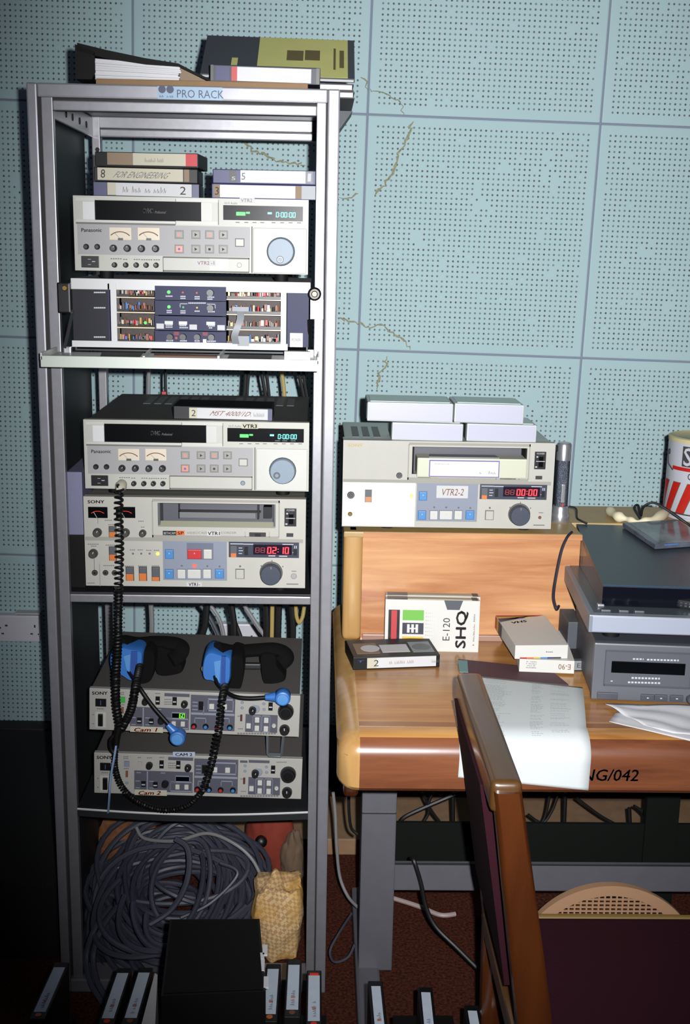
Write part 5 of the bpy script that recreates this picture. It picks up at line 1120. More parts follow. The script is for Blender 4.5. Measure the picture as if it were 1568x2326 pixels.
# steel underframe
def leg(x0):
    l = MB().rbox(x0, x0+0.071, 0.0, 0.06, 0.045, 0.632, 0.003).build('leg', 'desk_steel', desk)
    z = PY(860, 1847, 0).z; MB().box(x0, x0+0.071, -0.0015, 0.0, z-0.0015, z+0.0015).build('leg_seam', 'steel', l)
    MB().rbox(x0-0.006, x0+0.045, -0.34, 0.32, 0.0, 0.052, 0.006).build('foot', 'desk_steel', desk)
leg(0.5465); leg(1.82)
zb0 = PY(950, 2022, 0.02).z; zb1 = PY(950, 1960, 0.02).z
MB().rbox(0.617, 1.83, 0.018, 0.030, zb0, zb1, 0.003).build('crossbar', 'desk_steel', desk)
MB().rbox(0.60, 1.83, 0.02, 0.40, 0.672, 0.692, 0.002).build('under_rail', 'rack_dark', desk)
mp_ = tag(MB().rbox(0.575, 1.95, 0.30, 0.312, 0.078, PY(1000, 1870, 0.30).z, 0.002).build('steel_panel', 'dark_panel'), 'dark panel standing on edge under the desk behind the crossbar', 'panel')
MB().rbox(1.222, 1.30, 0.292, 0.318, 0.0, 0.668, 0.003).build('upright', 'dark_panel', mp_)
MB().box(0.617, 1.83, 0.0165, 0.019, zb1-0.003, zb1+0.0004).build('crossbar_edge', 'steel', desk)
# inked inventory mark on the fascia
a = PY(1322, 1775, YF-0.0028); b = PY(1452, 1740, YF-0.0028); c_ = PY(1452, 1770, YF-0.0028)
text_on(MB(), 'NG/042', (a.x, YF-0.0022, a.z+0.001), (b.x-a.x, 0, 0.0), (0, 0, 0.021), 0.03, 0.005).build('inked_mark', mat('ink_dark', (22, 13, 10), 0.9), desk)

# ================================================================== recorder on the desk shelf with its cassettes
dv = beta_vtr((0.4975, 0.125, ZS+0.0122), 'beige video recorder marked VTR2-2 with pale cassette in its slot on the desk shelf', 0.427, 0.1775, 0.27, True)
mwd = WM[dv]
def dq(zx, zy, Y): return PY(740+zx/2.703, 860+zy/2.703, Y)
Yd = 0.125
a = dq(556, 462, Yd); b = dq(1240, 612, Yd)
pc_ = thing('video_cassette', 'cream cassette with white label sticking out of the desk recorder slot', 'cassette', (a.x, Yd-0.006, dq(800, 612, Yd).z+0.001))
zc0, zc1 = dq(800, 606, Yd).z, dq(800, 485, Yd).z
MB().rbox(a.x+0.002, b.x-0.003, Yd-0.008, Yd+0.045, zc0, zc1, 0.003).build('shell', mat('cassette_cream', (214, 216, 190), 0.4), pc_)
la = dq(637, 500, Yd-.008); lb = dq(1065, 592, Yd-.008)
l_ = MB().box(la.x, lb.x, Yd-0.0088, Yd-0.007, zc0+0.002, zc1-0.004).build('label_border', 'purple', pc_)
MB().box(la.x+0.002, lb.x-0.002, Yd-0.0094, Yd-0.008, zc0+0.004, zc1-0.006).build('spine_label', 'paper', l_)
MB().prism([(la.x, Yd-.002, zc1), (lb.x, Yd-.002, zc1), (lb.x-.004, Yd+.03, zc1), (la.x+.003, Yd+.03, zc1)], (0, 0, 0.0015)).build('top_label', 'ribbon', pc_)
mk = MB(); scribble(mk, (la.x+.10, Yd-.0098, zc0+.009), (0.035, 0, 0), (0, 0, .007), 6, .1, 4); scribble(mk, (la.x+.01, Yd-.0098, zc1-.013), (0.03, 0, 0), (0, 0, .003), 8, .1, 6); mk.build('handwriting', 'ink_pale', l_)
ztop = ZS+0.0122+0.1775
def tcase(label, x0, x1, y0, dp_, z0, h, rot=0.0, tilt=0.0):
    r_ = thing('cassette_case', label, 'cassette case', (x0, y0, z0), (0, tilt, rot), 'pale cassette cases stacked on the desk recorder')
    W_ = x1-x0
    MB().rbox(0, W_, 0, dp_, 0, h, 0.0025, 3).build('shell', 'plastic_case', r_, local=True)
    MB().rbox(0.004, W_-0.004, -0.0006, 0.002, 0.003, h-0.003, 0.0005).build('front_insert', mat('case_lilac', (196, 196, 214), 0.4), r_, local=True)
    MB().rbox(0.006, W_-0.006, 0.010, dp_-0.006, h-0.001, h+0.0012, 0.0006).build('lid', mat('case_top', (214, 242, 228), 0.35), r_, local=True)
    MB().box(-0.0008, 0.001, 0.012, dp_-0.01, 0.004, h-0.004).build('end_insert', 'dark_cover', r_, local=True)
    return r_
Yq = 0.135
xq = lambda px, py: PY(px, py, Yq).x
h_ = 0.036
tcase('pale grey cassette case under the wide one, left on the desk recorder', xq(890,990), xq(1052,990), Yq, 0.105, ztop, h_, 0, 0.012)
tcase('pale grey cassette case under the narrow one, right on the desk recorder', xq(1060,990), xq(1219,990), Yq, 0.105, ztop, h_, 0, 0.012)
tcase('wide pale cassette case on top at the left of the desk recorder', xq(834,940), xq(1029,940), Yq-.004, 0.118, ztop+h_+0.0022, 0.0385, 0, 0.008)
tcase('narrow pale cassette case on top at the right of the desk recorder', xq(1032,930), xq(1190,935), Yq-.004, 0.110, ztop+h_+0.0018, 0.039, 0, 0.014)
# small dark box behind the cases
# chrome torch standing on its head
c_ = PZ(1268, 1192, ZS); tc_ = thing('torch', 'chrome torch standing on its lens beside the desk recorder', 'torch', (0.968, 0.245, ZS))
TX, TY = 0.968, 0.245
sc = 0.9
MB().lathe([(0.0185, 0), (0.020, 0.003), (0.020, 0.018), (0.0175, 0.022), (0.0175, 0.032), (0.0155, 0.036)], (TX, TY, ZS), (0,0,1), 28).build('head', 'chrome', tc_, True)
MB().lathe([(0.0145, 0.035), (0.0145, 0.135)], (TX, TY, ZS), (0,0,1), 28).build('barrel', mat('knurl', (120, 128, 142), 0.3, 0.9, bump=0.8, bscale=900), tc_, True)
MB().lathe([(0.0155, 0.135), (0.0155, 0.168), (0.013, 0.172)], (TX, TY, ZS), (0,0,1), 28).build('tail_cap', 'chrome', tc_, True)
MB().rbox(TX-0.004, TX+0.004, TY-0.0185, TY-0.013, ZS+0.045, ZS+0.085, 0.0015).build('switch', 'chrome', tc_)
MB().lathe([(0.003, 0), (0.003, 0.0015)], (TX, TY-0.0148, ZS+0.04), (0,-1,0), 12).build('switch_button', 'red', tc_, True)
MB().rbox(TX-0.026, TX-0.012, TY-0.006, TY+0.006, ZS+0.153, ZS+0.166, 0.003).build('hang_lug', 'matte_black', tc_)
tag(MB().tube(spline([(TX+.018,TY,ZS+.034),(TX+.032,TY-.005,ZS+.03),(TX+.034,TY-.01,ZS+.012),(TX+.04,TY-.02,ZS+.008),(TX+.052,TY-.03,ZS+.004)], 8), 0.0022, 6).build('lanyard', 'cable_black', None, True), 'black cord looped beside the chrome torch', 'cord')
# gloss paint tin
tn = thing('paint_tin', 'paint tin with red and white stripes and a cream lid on the desk shelf', 'paint tin', (1.305, 0.33, ZS)); KX, KY, KR, KH = 1.305, 0.33, 0.086, 0.172
MB().lathe([(KR, 0), (KR, KH)], (KX, KY, ZS), (0,0,1), 56).build('can', 'tin_white', tn, True)
MB().lathe([(KR+0.001, 0), (KR+0.0018, 0.002), (KR+0.0018, 0.005), (KR, 0.006)], (KX, KY, ZS), (0,0,1), 56).build('bottom_rim', 'tin_white', tn, True)
MB().lathe([(KR-0.008, KH-0.006), (KR+0.001, KH-0.004), (KR+0.0016, KH+0.004), (KR-0.004, KH+0.006), (KR-0.012, KH+0.002), (0.002, KH+0.002)], (KX, KY, ZS), (0,0,1), 56).build('lid', 'tin_lid', tn, True)
def wrap(pts2, off=0.0008): return [V((KX+(KR+off)*math.sin(t), KY-(KR+off)*math.cos(t), ZS+z)) for t, z in pts2]
def stripe(t0, t1, lean, z0, z1, m, off=0.0008, nz=8, nt=5, name='stripe'):
    mb = MB(); vs = []
    for j in range(nz+1):
        z = z0+(z1-z0)*j/nz; sh = lean*(j/nz)
        vs += wrap([(t0+(t1-t0)*i/nt+sh, z) for i in range(nt+1)], off)
    w2 = nt+1; mb.add(vs, [(j*w2+i, j*w2+i+1, (j+1)*w2+i+1, (j+1)*w2+i) for j in range(nz) for i in range(nt)])
    return mb.build(name, m, tn, True)
for k in range(-4, 5):
    t0 = -0.62+k*0.44; o_ = stripe(t0-0.02, t0+0.24, 0.30, 0.012, 0.082, 'ink_brown', 0.0006, name='stripe_outline'); stripe(t0, t0+0.22, 0.30, 0.013, 0.081, 'tin_red', 0.0012)
stripe(-1.35, 1.35, 0, 0.012, 0.015, 'ink', 0.0014, 1, 30, 'label_line')
stripe(-1.3, 1.3, -0.0, 0.108, 0.116, 'tin_red', 0.001, 1, 30, 'label_band')
def tin_text(s_, t0, t1, z0, z1, m, off, bold=0):
    vs, fs = text_geo(s_); mb = MB(); offs = ((0,0),(-bold,0),(bold,0),(0,bold*3),(0,-bold*3)) if bold else ((0,0),)
    for dx, dy in offs: mb.add(wrap([(t0+(t1-t0)*(x_+dx), z0+(z1-z0)*(y_+dy)) for x_, y_ in vs], off+(0.0001*dx)), fs)
    mb.build('lettering', m, tn, True)
stripe(-0.98, 0.9, 0, 0.118, 0.162, 'ink', 0.0010, 6, 30, 'name_block'); tin_text('SHA', -0.93, 0.1, 0.121, 0.159, 'tin_white', 0.0017, 0.006); tin_text('Gloss', -0.78, -0.38, 0.091, 0.105, 'ink', 0.0016, 0.008)
stripe(-1.2, 1.2, 0, 0.084, 0.107, 'tin_white', 0.0011, 2, 30, 'name_band')
MB().tube([(KX-KR-0.003, KY, ZS+0.142), (KX-KR-0.007, KY-0.02, ZS+0.12), (KX-KR-0.004, KY-0.045, ZS+0.11)], 0.0014, 6).build('wire_handle', 'steel', tn, True)
MB().lathe([(0.007, 0), (0.004, 0.004)], (KX-KR, KY, ZS+0.143), (-1, 0, 0), 14).build('handle_lug', 'steel', tn, True)
# rag and cables on the shelf
pts = [PZ(1384,1158,ZS+.010), PZ(1402,1172,ZS+.011), PZ(1428,1180,ZS+.009), PZ(1455,1185,ZS+.009), PZ(1490,1178,ZS+.012), PZ(1520,1160,ZS+.010)]
rnd = random.Random(4); mb = MB().tube(spline(pts, 10), lambda t: 0.0095*(0.8+0.22*math.sin(t*31)+0.28*math.sin(t*9)), 12)
tag(mb.build('twisted_cloth', 'cloth_cream', None, True), 'cream twist of cloth lying on the desk shelf near the tin', 'cloth')
tag(MB().tube(spline([PZ(1460,1185,ZS+.004), PY(1442,1155,0.30), PY(1450,1148,0.3), PY(1456,1172,0.28), PY(1462,1152,0.27), PY(1485,1142,0.26), PY(1520,1160,0.24), PY(1560,1188,0.22), PY(1600,1215,0.22)], 8), 0.0028, 8).build('cable', 'cable_black', None, True), 'black cable curling in front of the paint tin', 'cable')

# ================================================================== tape deck and record player
dk = thing('cassette_deck', 'grey cassette deck under the record player on the desk', 'cassette deck', (0.952, -0.187, ZD), (0, 0, -0.085))
W_, D_, H_ = 0.43, 0.27, 0.112
MB().rbox(0.002, W_-0.002, 0.012, D_, 0.006, H_, 0.002).build('body', 'deck_dark', dk, local=True); MB().rbox(0, W_, 0, 0.014, 0.003, H_, 0.003).build('front_panel', 'deck', dk, local=True)
for x_ in (0.03, W_-.03):
    for y_ in (0.03, D_-.03): MB().cyl((x_, y_, 0), (x_, y_, 0.008), 0.012, n=14).build('foot', 'matte_black', dk, True, True)
P_ = Panel(dk, W_, H_, (838,600), (838+1445*1.0,625), (835,1050))
kx = (0.43/1.445)  # panel drawing is about 3.35 units per pixel
dr = P_.rect('cassette_door', mat('deck_door', (104, 106, 114), 0.4, 0.2), 905, 655, 1425, 925, 0.003, 0.0012); ol = MB(); P_.outline(ol, 905, 655, 1425, 925, 6, 0.0033); ol.build('door_edge', 'deck_dark', dr, local=True)
P_.rect('door_window', 'gloss_black', 945, 735, 1388, 825, 0.0038, 0.001, parent=dr)
mk = MB()
for q in ((1070,706,1135,717),(1155,708,1345,720),(1070,850,1240,864),(1050,885,1250,898)):
    x_ = q[0]
    while x_ < q[2]: P_.mark(mk, x_, q[1], min(x_+14, q[2]), q[3], .0036); x_ += 20
mk.build('door_print', 'ink_white', dr, local=True)
P_.rect('display', 'gloss_black', 1455, 665, 1900, 790, 0.002, 0.0006)
for x0, y0, x1, y1 in ((870,978,995,1030),(1135,984,1215,1030),(1218,984,1295,1030),(1310,985,1390,1030),(1440,830,1500,880),(1440,905,1700,960)): P_.rect('button', 'deck_dark', x0, y0, x1, y1, 0.004, 0.001)
P_.knob(1437, 1012, 30, 'deck_dark', 0.01, 'ink_white', 60); P_.disc('jack', 'gold', 1520, 1012, 17, 0.004); P_.knob(1650, 1012, 30, 'deck_dark', 0.01, 'ink_white', 60)
mk = MB(); [P_.mark(mk, x_, y_, x_+12, y_+8, .0046) for x_, y_ in ((1170,1004),(1250,1004),(1345,1004),(1480,885),(945,880),(1500,930))]; mk.build('panel_print', 'ink_white', dk, local=True)
tt = thing('record_player', 'silver record player with closed smoked lid on top of the cassette deck', 'record player', (0.939, -0.187, 0.8615), (0, 0, -0.072))
W_, D_, H_ = 0.45, 0.42, 0.033
MB().rbox(0, W_, 0, D_, 0, H_, 0.002).build('plinth', 'turntable', tt, local=True)
MB().rbox(0.006, W_-0.006, -0.001, 0.01, 0.002, H_-0.002, 0.001).build('front_strip', mat('tt_front', (176, 184, 200), 0.4, 0.1), tt, local=True)
MB().box(0.01, W_-.01, 0.012, D_-.01, H_, H_+0.001).build('top_plate', mat('tt_top', (96, 106, 112), 0.3, 0.3), tt, local=True)
for x_ in (0.05, W_-.05):
    for y_ in (0.05, D_-.18): MB().cyl((x_, y_, -0.0195), (x_, y_, 0.002), 0.016, n=16).build('foot', 'matte_black', tt, True, True)
pl_ = MB().lathe([(0.155, 0.002), (0.158, 0.006), (0.158, 0.018), (0.153, 0.02), (0.005, 0.021)], (0.245, 0.19, H_), (0,0,1), 64).build('platter', 'rack_dark', tt, True, True)
for ring_, zz in ((0.1585, 0.007), (0.1585, 0.012)):
    mk = MB()
    for k in range(60):
        a_ = math.pi+math.pi*k/60*1.0; c0 = V((0.245+ring_*math.cos(a_), 0.19+ring_*math.sin(a_), H_+zz)); t_ = V((-math.sin(a_), math.cos(a_), 0))*0.0022
        mk.add([c0-t_, c0+t_, c0+t_+V((0,0,.003)), c0-t_+V((0,0,.003))], [(0,1,2,3)])
    mk.build('strobe_dots', 'steel', pl_, local=True)
for x_ in (0.032, 0.064, 0.092): MB().rbox(x_-0.009, x_+0.009, 0.015, 0.028, H_, H_+0.006, 0.002).build('push_button', 'deck_dark', tt, local=True)
lx0, lx1, ly0, ly1 = 0.030, 0.43, 0.052, 0.41; z0_, z1_ = H_+0.0415, H_+0.072
gl = mat('smoked', (150, 120, 112), 0.12, alpha=0.35)
def hull(x0, x1, y0, y1, zb, zf, zk, t_):
    return [(x0,y0,zb),(x1,y0,zb),(x1,y1,zb),(x0,y1,zb),(x0,y0,zf),(x1,y0,zf),(x1,y1,zk),(x0,y1,zk)]
hv = hull(lx0, lx1, ly0, ly1, H_+0.002, z0_, z1_, 0)
ld = MB().add(hv[4:]+[(q[0], q[1], q[2]-0.003) for q in hv[4:]], [(0,1,2,3),(7,6,5,4),(0,1,5,4),(1,2,6,5),(2,3,7,6),(3,0,4,7)]).build('lid', 'lid', tt, local=True)
MB().add([hv[0],hv[1],(lx1,ly0,z0_-.003),(lx0,ly0,z0_-.003)]+[(q[0],q[1]+.003,q[2]) for q in (hv[0],hv[1],(lx1,ly0,z0_-.003),(lx0,ly0,z0_-.003))], [(0,1,2,3),(4,5,6,7),(0,1,5,4),(2,3,7,6),(0,3,7,4),(1,2,6,5)]).build('lid_front', 'lid_front', ld, local=True)
MB().add([(lx0,ly0+.003,H_+.002),(lx0,ly1,H_+.002),(lx0,ly1,z1_-.003),(lx0,ly0+.003,z0_-.003),(lx0+.003,ly0+.003,H_+.002),(lx0+.003,ly1,H_+.002),(lx0+.003,ly1,z1_-.003),(lx0+.003,ly0+.003,z0_-.003)], [(0,1,2,3),(4,5,6,7),(0,1,5,4),(1,2,6,5),(2,3,7,6),(3,0,4,7)]).build('lid_side', gl, ld, local=True)
MB().tube([(lx0, ly0, z0_), (lx1, ly0, z0_)], 0.0014, 6).build('lid_edge', mat('lid_edge', (60, 84, 110), 0.15), ld, True, True)
MB().rbox(lx0-0.008, lx0+0.004, ly0-0.006, ly0+0.006, H_+.001, H_+.006, .0015).build('lid_catch', 'chrome', ld, local=True)
# compact disc case on the lid
def on_lid(x_, y_):
    o = WM[tt] @ V((0, ly0, z0_)); nrm = (WM[tt].to_3x3() @ V((0, -(z1_-z0_), ly1-ly0))).normalized(); d = ray(x_, y_); return CAM + d*((o-CAM).dot(nrm)/d.dot(nrm)), nrm
q0, nrm = on_lid(1488, 1249); q1, _ = on_lid(1402, 1190); ux = (q1-q0).normalized(); vx = nrm.cross(ux)
if vx.x < 0: vx = -vx
cdm = Matrix((vx, ux, nrm)).transposed().to_4x4(); cdm.translation = q0+nrm*0.0012
cdc = thing('disc_case', 'clear compact disc case lying on the record player lid', 'disc case', q0+nrm*0.0012, cdm.to_euler())
Lc = min((q1-q0).length, 0.142)
MB().rbox(0, 0.125, 0, Lc, 0, 0.010, 0.001).build('case', 'cd', cdc, local=True); MB().rbox(0.012, 0.123, 0.003, Lc-.003, 0.0098, 0.0106, 0.0003).build('booklet', mat('booklet', (120, 128, 130), 0.1, noise=0.5, nscale=18), cdc, local=True)
for h0, h1 in ((0.02, 0.05), (0.085, 0.105)): MB().box(h0, h1, -0.0006, 0.0, 0.007, 0.009).build('hinge', 'pot_blue', cdc, local=True)
# lead dangling behind the player
tag(MB().tube(spline([PY(1300,1208,0.12), PY(1288,1222,0.11), PY(1275,1255,0.10), PY(1262,1320,0.09), PY(1258,1355,0.09), PY(1262,1376,0.09), PY(1266,1384,0.09), PY(1270,1376,0.10)], 8), 0.0028, 8).build('cable', 'navy', None, True), 'dark lead hanging in a loop down the wooden riser beside the player', 'cable')

# ================================================================== loose things on the desk
fz_ = ZD+0.0008
tag(MB().prism([PZ(1041,1500,fz_), PZ(1246,1521,fz_), PZ(1292,1558,fz_), PZ(1060,1545,fz_)], (0, 0, 0.003)).build('folder', 'maroon_cover'), 'dark maroon folder under the printed sheet on the desk', 'folder')
tag(MB().prism([PZ(1040,1500,fz_+.0035), PZ(1062,1502,fz_+.0035), PZ(1064,1528,fz_+.0035), PZ(1044,1527,fz_+.0035)], (0, 0, 0.0012)).build('card', 'teal_cover'), 'small teal card on the corner of the maroon folder', 'card')
# printed sheet hanging over the front edge
zp = ZD+0.0052
def sheet_pt(u, v):                                                   # u across, v from the back edge to the bottom
    bl, br = PZ(1068, 1533, zp), PZ(1324, 1561, zp); fl_, fr_ = V((0.692, -0.318, zp)), V((0.914, -0.318, zp))
    if v <= 0.55: t = v/0.55; return bl.lerp(fl_, t).lerp(br.lerp(fr_, t), u) + V((0, 0, 0.004*math.sin(t*3.1)*u))
    t = (v-0.55)/0.45; a_ = min(t/0.45, 1)*math.pi/2; z = zp-0.041*(1-math.cos(a_)); y = -0.318-0.050*math.sin(a_)
    if t > 0.45: z -= (t-0.45)/0.55*(0.030+0.022*u); y += 0.0
    return V((0.692+(0.914-0.692)*u-0.002*t, y-0.002*t, z))
nu, nv = 12, 40; vs = [sheet_pt(i/nu, j/nv) for j in range(nv+1) for i in range(nu+1)]; fs = [(j*(nu+1)+i, j*(nu+1)+i+1, (j+1)*(nu+1)+i+1, (j+1)*(nu+1)+i) for j in range(nv) for i in range(nu)]
sh_ = tag(MB().add(vs, fs).build('printed_sheet', mat('sheet', (222, 228, 226), 0.8), None, True), 'large printed sheet of paper hanging over the front edge of the desk', 'paper')
sm = sh_.modifiers.new('thick', 'SOLIDIFY'); sm.thickness = 0.0004
mk = MB(); rnd = random.Random(8)
for j in range(52):
    v = 0.03+j*0.0115
    for (u0, u1, pr_) in ((0.04, 0.12, .5), (0.15, 0.40, .75), (0.56, 0.66, .7), (0.72, 0.90, .45)):
        if rnd.random() > pr_: continue
        u = u0
        while u < u1-(u1-u0)*0.5*rnd.random():
            w2 = 0.008+0.02*rnd.random()
            q = [sheet_pt(u, v), sheet_pt(u+w2, v), sheet_pt(u+w2, v+0.0045), sheet_pt(u, v+0.0045)]; mk.add([p+V((0, -0.0006 if v > .55 else 0, 0.0006)) for p in q], [(0,1,2,3)]); u += w2+0.006
mk.build('print', mat('print_grey', (180, 194, 194), 0.8), sh_)
# crumpled white papers before the deck
def paper(pts, seed, label, z, amp):
    r2 = random.Random(seed); P4 = [PZ(*q, z) for q in pts]; n_ = 14; vs = []
    ph = [r2.random()*6 for _ in range(4)]
    for j in range(n_+1):
        for i in range(n_+1):
            u, v = i/n_, j/n_; q = P4[0].lerp(P4[1], u).lerp(P4[3].lerp(P4[2], u), v); h = amp*(abs(math.sin(u*5+v*3+ph[0]))*0.5+abs(math.sin(u*3-v*7+ph[1]))*0.5)
            vs.append(q+V((0, 0, h)))
    o = tag(MB().add(vs, [(j*(n_+1)+i, j*(n_+1)+i+1, (j+1)*(n_+1)+i+1, (j+1)*(n_+1)+i) for j in range(n_) for i in range(n_)]).build('loose_paper', 'paper', None, True), label, 'paper'); o.modifiers.new('thick', 'SOLIDIFY').thickness = 0.0004; return o
paper([(1372,1602),(1640,1608),(1640,1690),(1470,1655)], 3, 'crumpled white paper on the desk in front of the cassette deck', ZD+0.002, 0.006)
paper([(1400,1618),(1640,1618),(1640,1700),(1384,1640)], 9, 'torn white paper sticking out beneath the crumpled paper', ZD+0.0008, 0.001)
# loose black cassette
p0 = PZ(802, 1523, ZD); p1 = PZ(999, 1516, ZD); yw = math.atan2(p1.y-p0.y, p1.x-p0.x)
bcx = cassette('video_cassette', 'black cassette with windows up lying at the left of the desk', (p0.x, p0.y, ZD+0.0003), (0, 0, yw), [(0.16, 0.27, 0.12, 0.92, 'label_cream'), (0.27, 0.955, 0.12, 0.92, 'label')], (p1-p0).length, 0.103, 0.0262, windows=True)
word(bcx, '2', 'ink', 0.040, 0.050, 0.007, 0.02); note(bcx, 0.07, 0.12, 0.010, 0.018, 3, 'label_tan'); note(bcx, 0.155, 0.175, 0.01, 0.018, 6); word(bcx, 'T', mat('ink_cobalt', (60, 80, 170), 0.6), 0.008, 0.02, 0.016, 0.02)
M['ink_cobalt'] = MATS['ink_cobalt']; 
# white cassette sleeves leaning on the riser
def sleeve(label, y0, lean, printed):
    pA_, pB_ = PZ(873, 1468, ZD), PZ(1086, 1475, ZD); xl = PY(874, 1455, y0).x; xr = PY(1086, 1474, y0).x; W_ = xr-xl; H_ = 0.107; T_ = 0.0262
    r_ = thing('cassette_sleeve', label, 'cassette sleeve', (xl, y0, ZD), (lean, 0, -0.03))
    MB().box(0, W_, 0, T_, 0, H_).build('sleeve', 'sleeve_white', r_, local=True)
    MB().box(0.004, W_-0.004, 0.003, T_-0.003, H_-0.001, H_+0.0012).build('cassette', 'label_cream', r_, local=True)
    MB().box(0.004, 0.045, 0.003, T_-0.003, H_, H_+0.0018).build('cassette_end', 'black', r_, local=True); MB().box(W_-0.016, W_-0.004, 0.003, T_-0.003, H_, H_+0.0018).build('cassette_end', 'black', r_, local=True)
    if printed:
        f = lambda name, m, x0, x1, z0, z1, d=0.0005: MB().box(x0*W_, x1*W_, -d, 0.0002, z0*H_, z1*H_).build(name, m, r_, local=True)
        MB().prism([(W_*.62, -.0008, H_), (W_*.82, -.0008, H_), (W_*.785, -.0008, H_*.82), (W_*.655, -.0008, H_*.82)], (0, 0.001, 0)).build('thumb_cut', 'dark_cover', r_, local=True)
        f('print_block', 'black', 0.035, 0.155, 0.06, 0.80); f('print_block', mat('print_green', (110, 190, 60), 0.5), 0.185, 0.41, 0.60, 0.80); f('print_block', 'navy', 0.185, 0.41, 0.33, 0.55); f('print_block', mat('print_yellow', (235, 190, 50), 0.5), 0.185, 0.41, 0.06, 0.28)
        f('print_block', 'red', 0.065, 0.125, 0.10, 0.79, 0.0009)
        mk = MB()
        for k_ in range(3):
            for zz in (0.36, 0.455): mk.box(W_*(0.235+k_*0.045), W_*(0.262+k_*0.045), -0.001, 0, H_*zz, H_*(zz+0.07))
        mk.box(W_*.235, W_*.352, -0.001, 0, H_*.43, H_*.455); mk.build('logo', 'white', r_, local=True)
        dots = MB()
        for cidx in range(5):
            for ridx in range(10): zz = 0.09+ridx*0.072; s_ = 0.011*(1-cidx*0.17); dots.box(W_*(0.43+cidx*0.022), W_*(0.43+cidx*0.022+s_), -0.0006, 0, H_*zz, H_*(zz+s_*1.8))
        dots.build('dot_screen', mat('dot_grey', (190, 200, 160), 0.6), r_, local=True)
        mb = text_on(MB(), 'SHQ', (W_*0.88, -0.0008, H_*0.08), (0, 0, H_*0.72), (-W_*0.125, 0, 0), bold=.012); mb.build('lettering', 'ink', r_, local=True)
        mb = text_on(MB(), 'E-120', (W_*0.69, -0.0008, H_*0.22), (0, 0, H_*0.44), (-W_*0.075, 0, 0)); mb.build('lettering', 'ink', r_, local=True)
        mk = MB(); scribble(mk, (W_*.955, -.0008, H_*.12), (0, 0, H_*.62), (-W_*.02, 0, 0), 16, .2, 2); mk.build('small_print', 'ink_pale', r_, local=True)
    return r_
sleeve('white E-120 SHQ cassette sleeve with green and yellow print on the desk', 0.076, -0.06, True)
sleeve('plain white cassette sleeve standing behind the printed SHQ one', 0.1045, -0.05, False)
# two boxes of E-90 with rainbow stripes
p0 = PZ(1179, 1530, ZD); p1 = PZ(1304, 1535, ZD)
wv = (p1-p0).length; yw = math.atan2(p1.y-p0.y, p1.x-p0.x)
e1 = thing('cassette_box', 'white cassette box marked E-90 upside down beside the cassette deck', 'cassette box', (p0.x, p0.y, ZD+0.004), (0, 0, yw))
MB().rbox(0, wv, 0, 0.185, 0, 0.026, 0.0008).build('sleeve', 'sleeve_white', e1, local=True)
text_on(MB(), 'E-90', (wv*0.93, -0.0005, 0.019), (-wv*0.22, 0, 0), (0, 0, -0.011)).build('lettering', 'ink_brown', e1, local=True)
mk = MB(); [scribble(mk, (wv*0.12, -.0005, 0.008+k_*0.004), (wv*.19, 0, 0), (0, 0, .003), 9, .2, k_) for k_ in range(4)]; mk.build('small_print', 'ink_pale', e1, local=True)
q0 = PY(1171, 1507, p0.y-0.003)
zz = ZD+0.0305
e2 = thing('cassette_box', 'white cassette box with rainbow printed end on top of the E-90 box', 'cassette box', (p0.x-0.010, p0.y-0.002, zz), (0, 0, yw+0.14))
MB().rbox(0, 0.104, 0, 0.187, 0, 0.0275, 0.0008).build('sleeve', 'sleeve_white', e2, local=True)
for k_, m_ in enumerate(('red', 'orange', 'yellow', 'blue_button', 'navy_blue', 'ink')): MB().box(0.010+k_*0.0135, 0.0235+k_*0.0135, -0.0006, 0.0, 0.0005, 0.0032).build('rainbow_stripe', m_, e2, local=True)
mk = MB(); scribble(mk, (0.06, -.0006, 0.013), (0.014, 0, 0), (0, 0, .003), 4, .3, 9); mk.build('small_print', 'ink', e2, local=True)
for k_, m_ in enumerate(('red', 'yellow', 'navy_blue', 'dark_cover')):
    MB().prism([(0.0, 0.187-k_*0.011, 0.0276), (0.1-k_*0.016, 0.187-k_*0.004, 0.0276), (0.1-(k_+1)*0.016, 0.187-(k_+1)*0.006-.002, 0.0276), (0.0, 0.187-(k_+1)*0.011, 0.0276)], (0, 0, 0.0004)).build('rainbow_stripe', m_, e2, local=True)
    MB().box(-0.0006, 0.0, 0.187-(k_+1)*0.016, 0.187-k_*0.016, 0.002, 0.0255).build('rainbow_stripe', m_, e2, local=True)
text_on(MB(), 'VHS', (0.022, 0.132, 0.0278), (0.034, 0.012, 0), (-0.003, 0.010, 0), 0.1, .02).build('lettering', 'knob_olive', e2, local=True)
e3 = tag(MB().rbox(0.955, 0.985, 0.045, 0.135, ZD, ZD+0.075, 0.002).build('video_case', 'dark_cover'), 'dark video case standing by the riser behind the cassette deck', 'video case')
pq = PZ(1308, 1533, ZD); e4 = thing('cassette_box', 'cassette box with lilac E label half hidden behind the deck corner', 'cassette box', (0.952, -0.035, ZD), (0, 0, 0.05))
MB().rbox(0, 0.1, 0, 0.06, 0, 0.026, .001).build('sleeve', 'rack_dark', e4, local=True); MB().box(0.002, 0.03, -.0006, 0, 0.003, 0.022).build('spine_label', 'ribbon', e4, local=True); text_on(MB(), 'E-', (0.007, -.001, 0.008), (0.012, 0, 0), (0, 0, 0.009)).build('lettering', 'ink', e4, local=True)

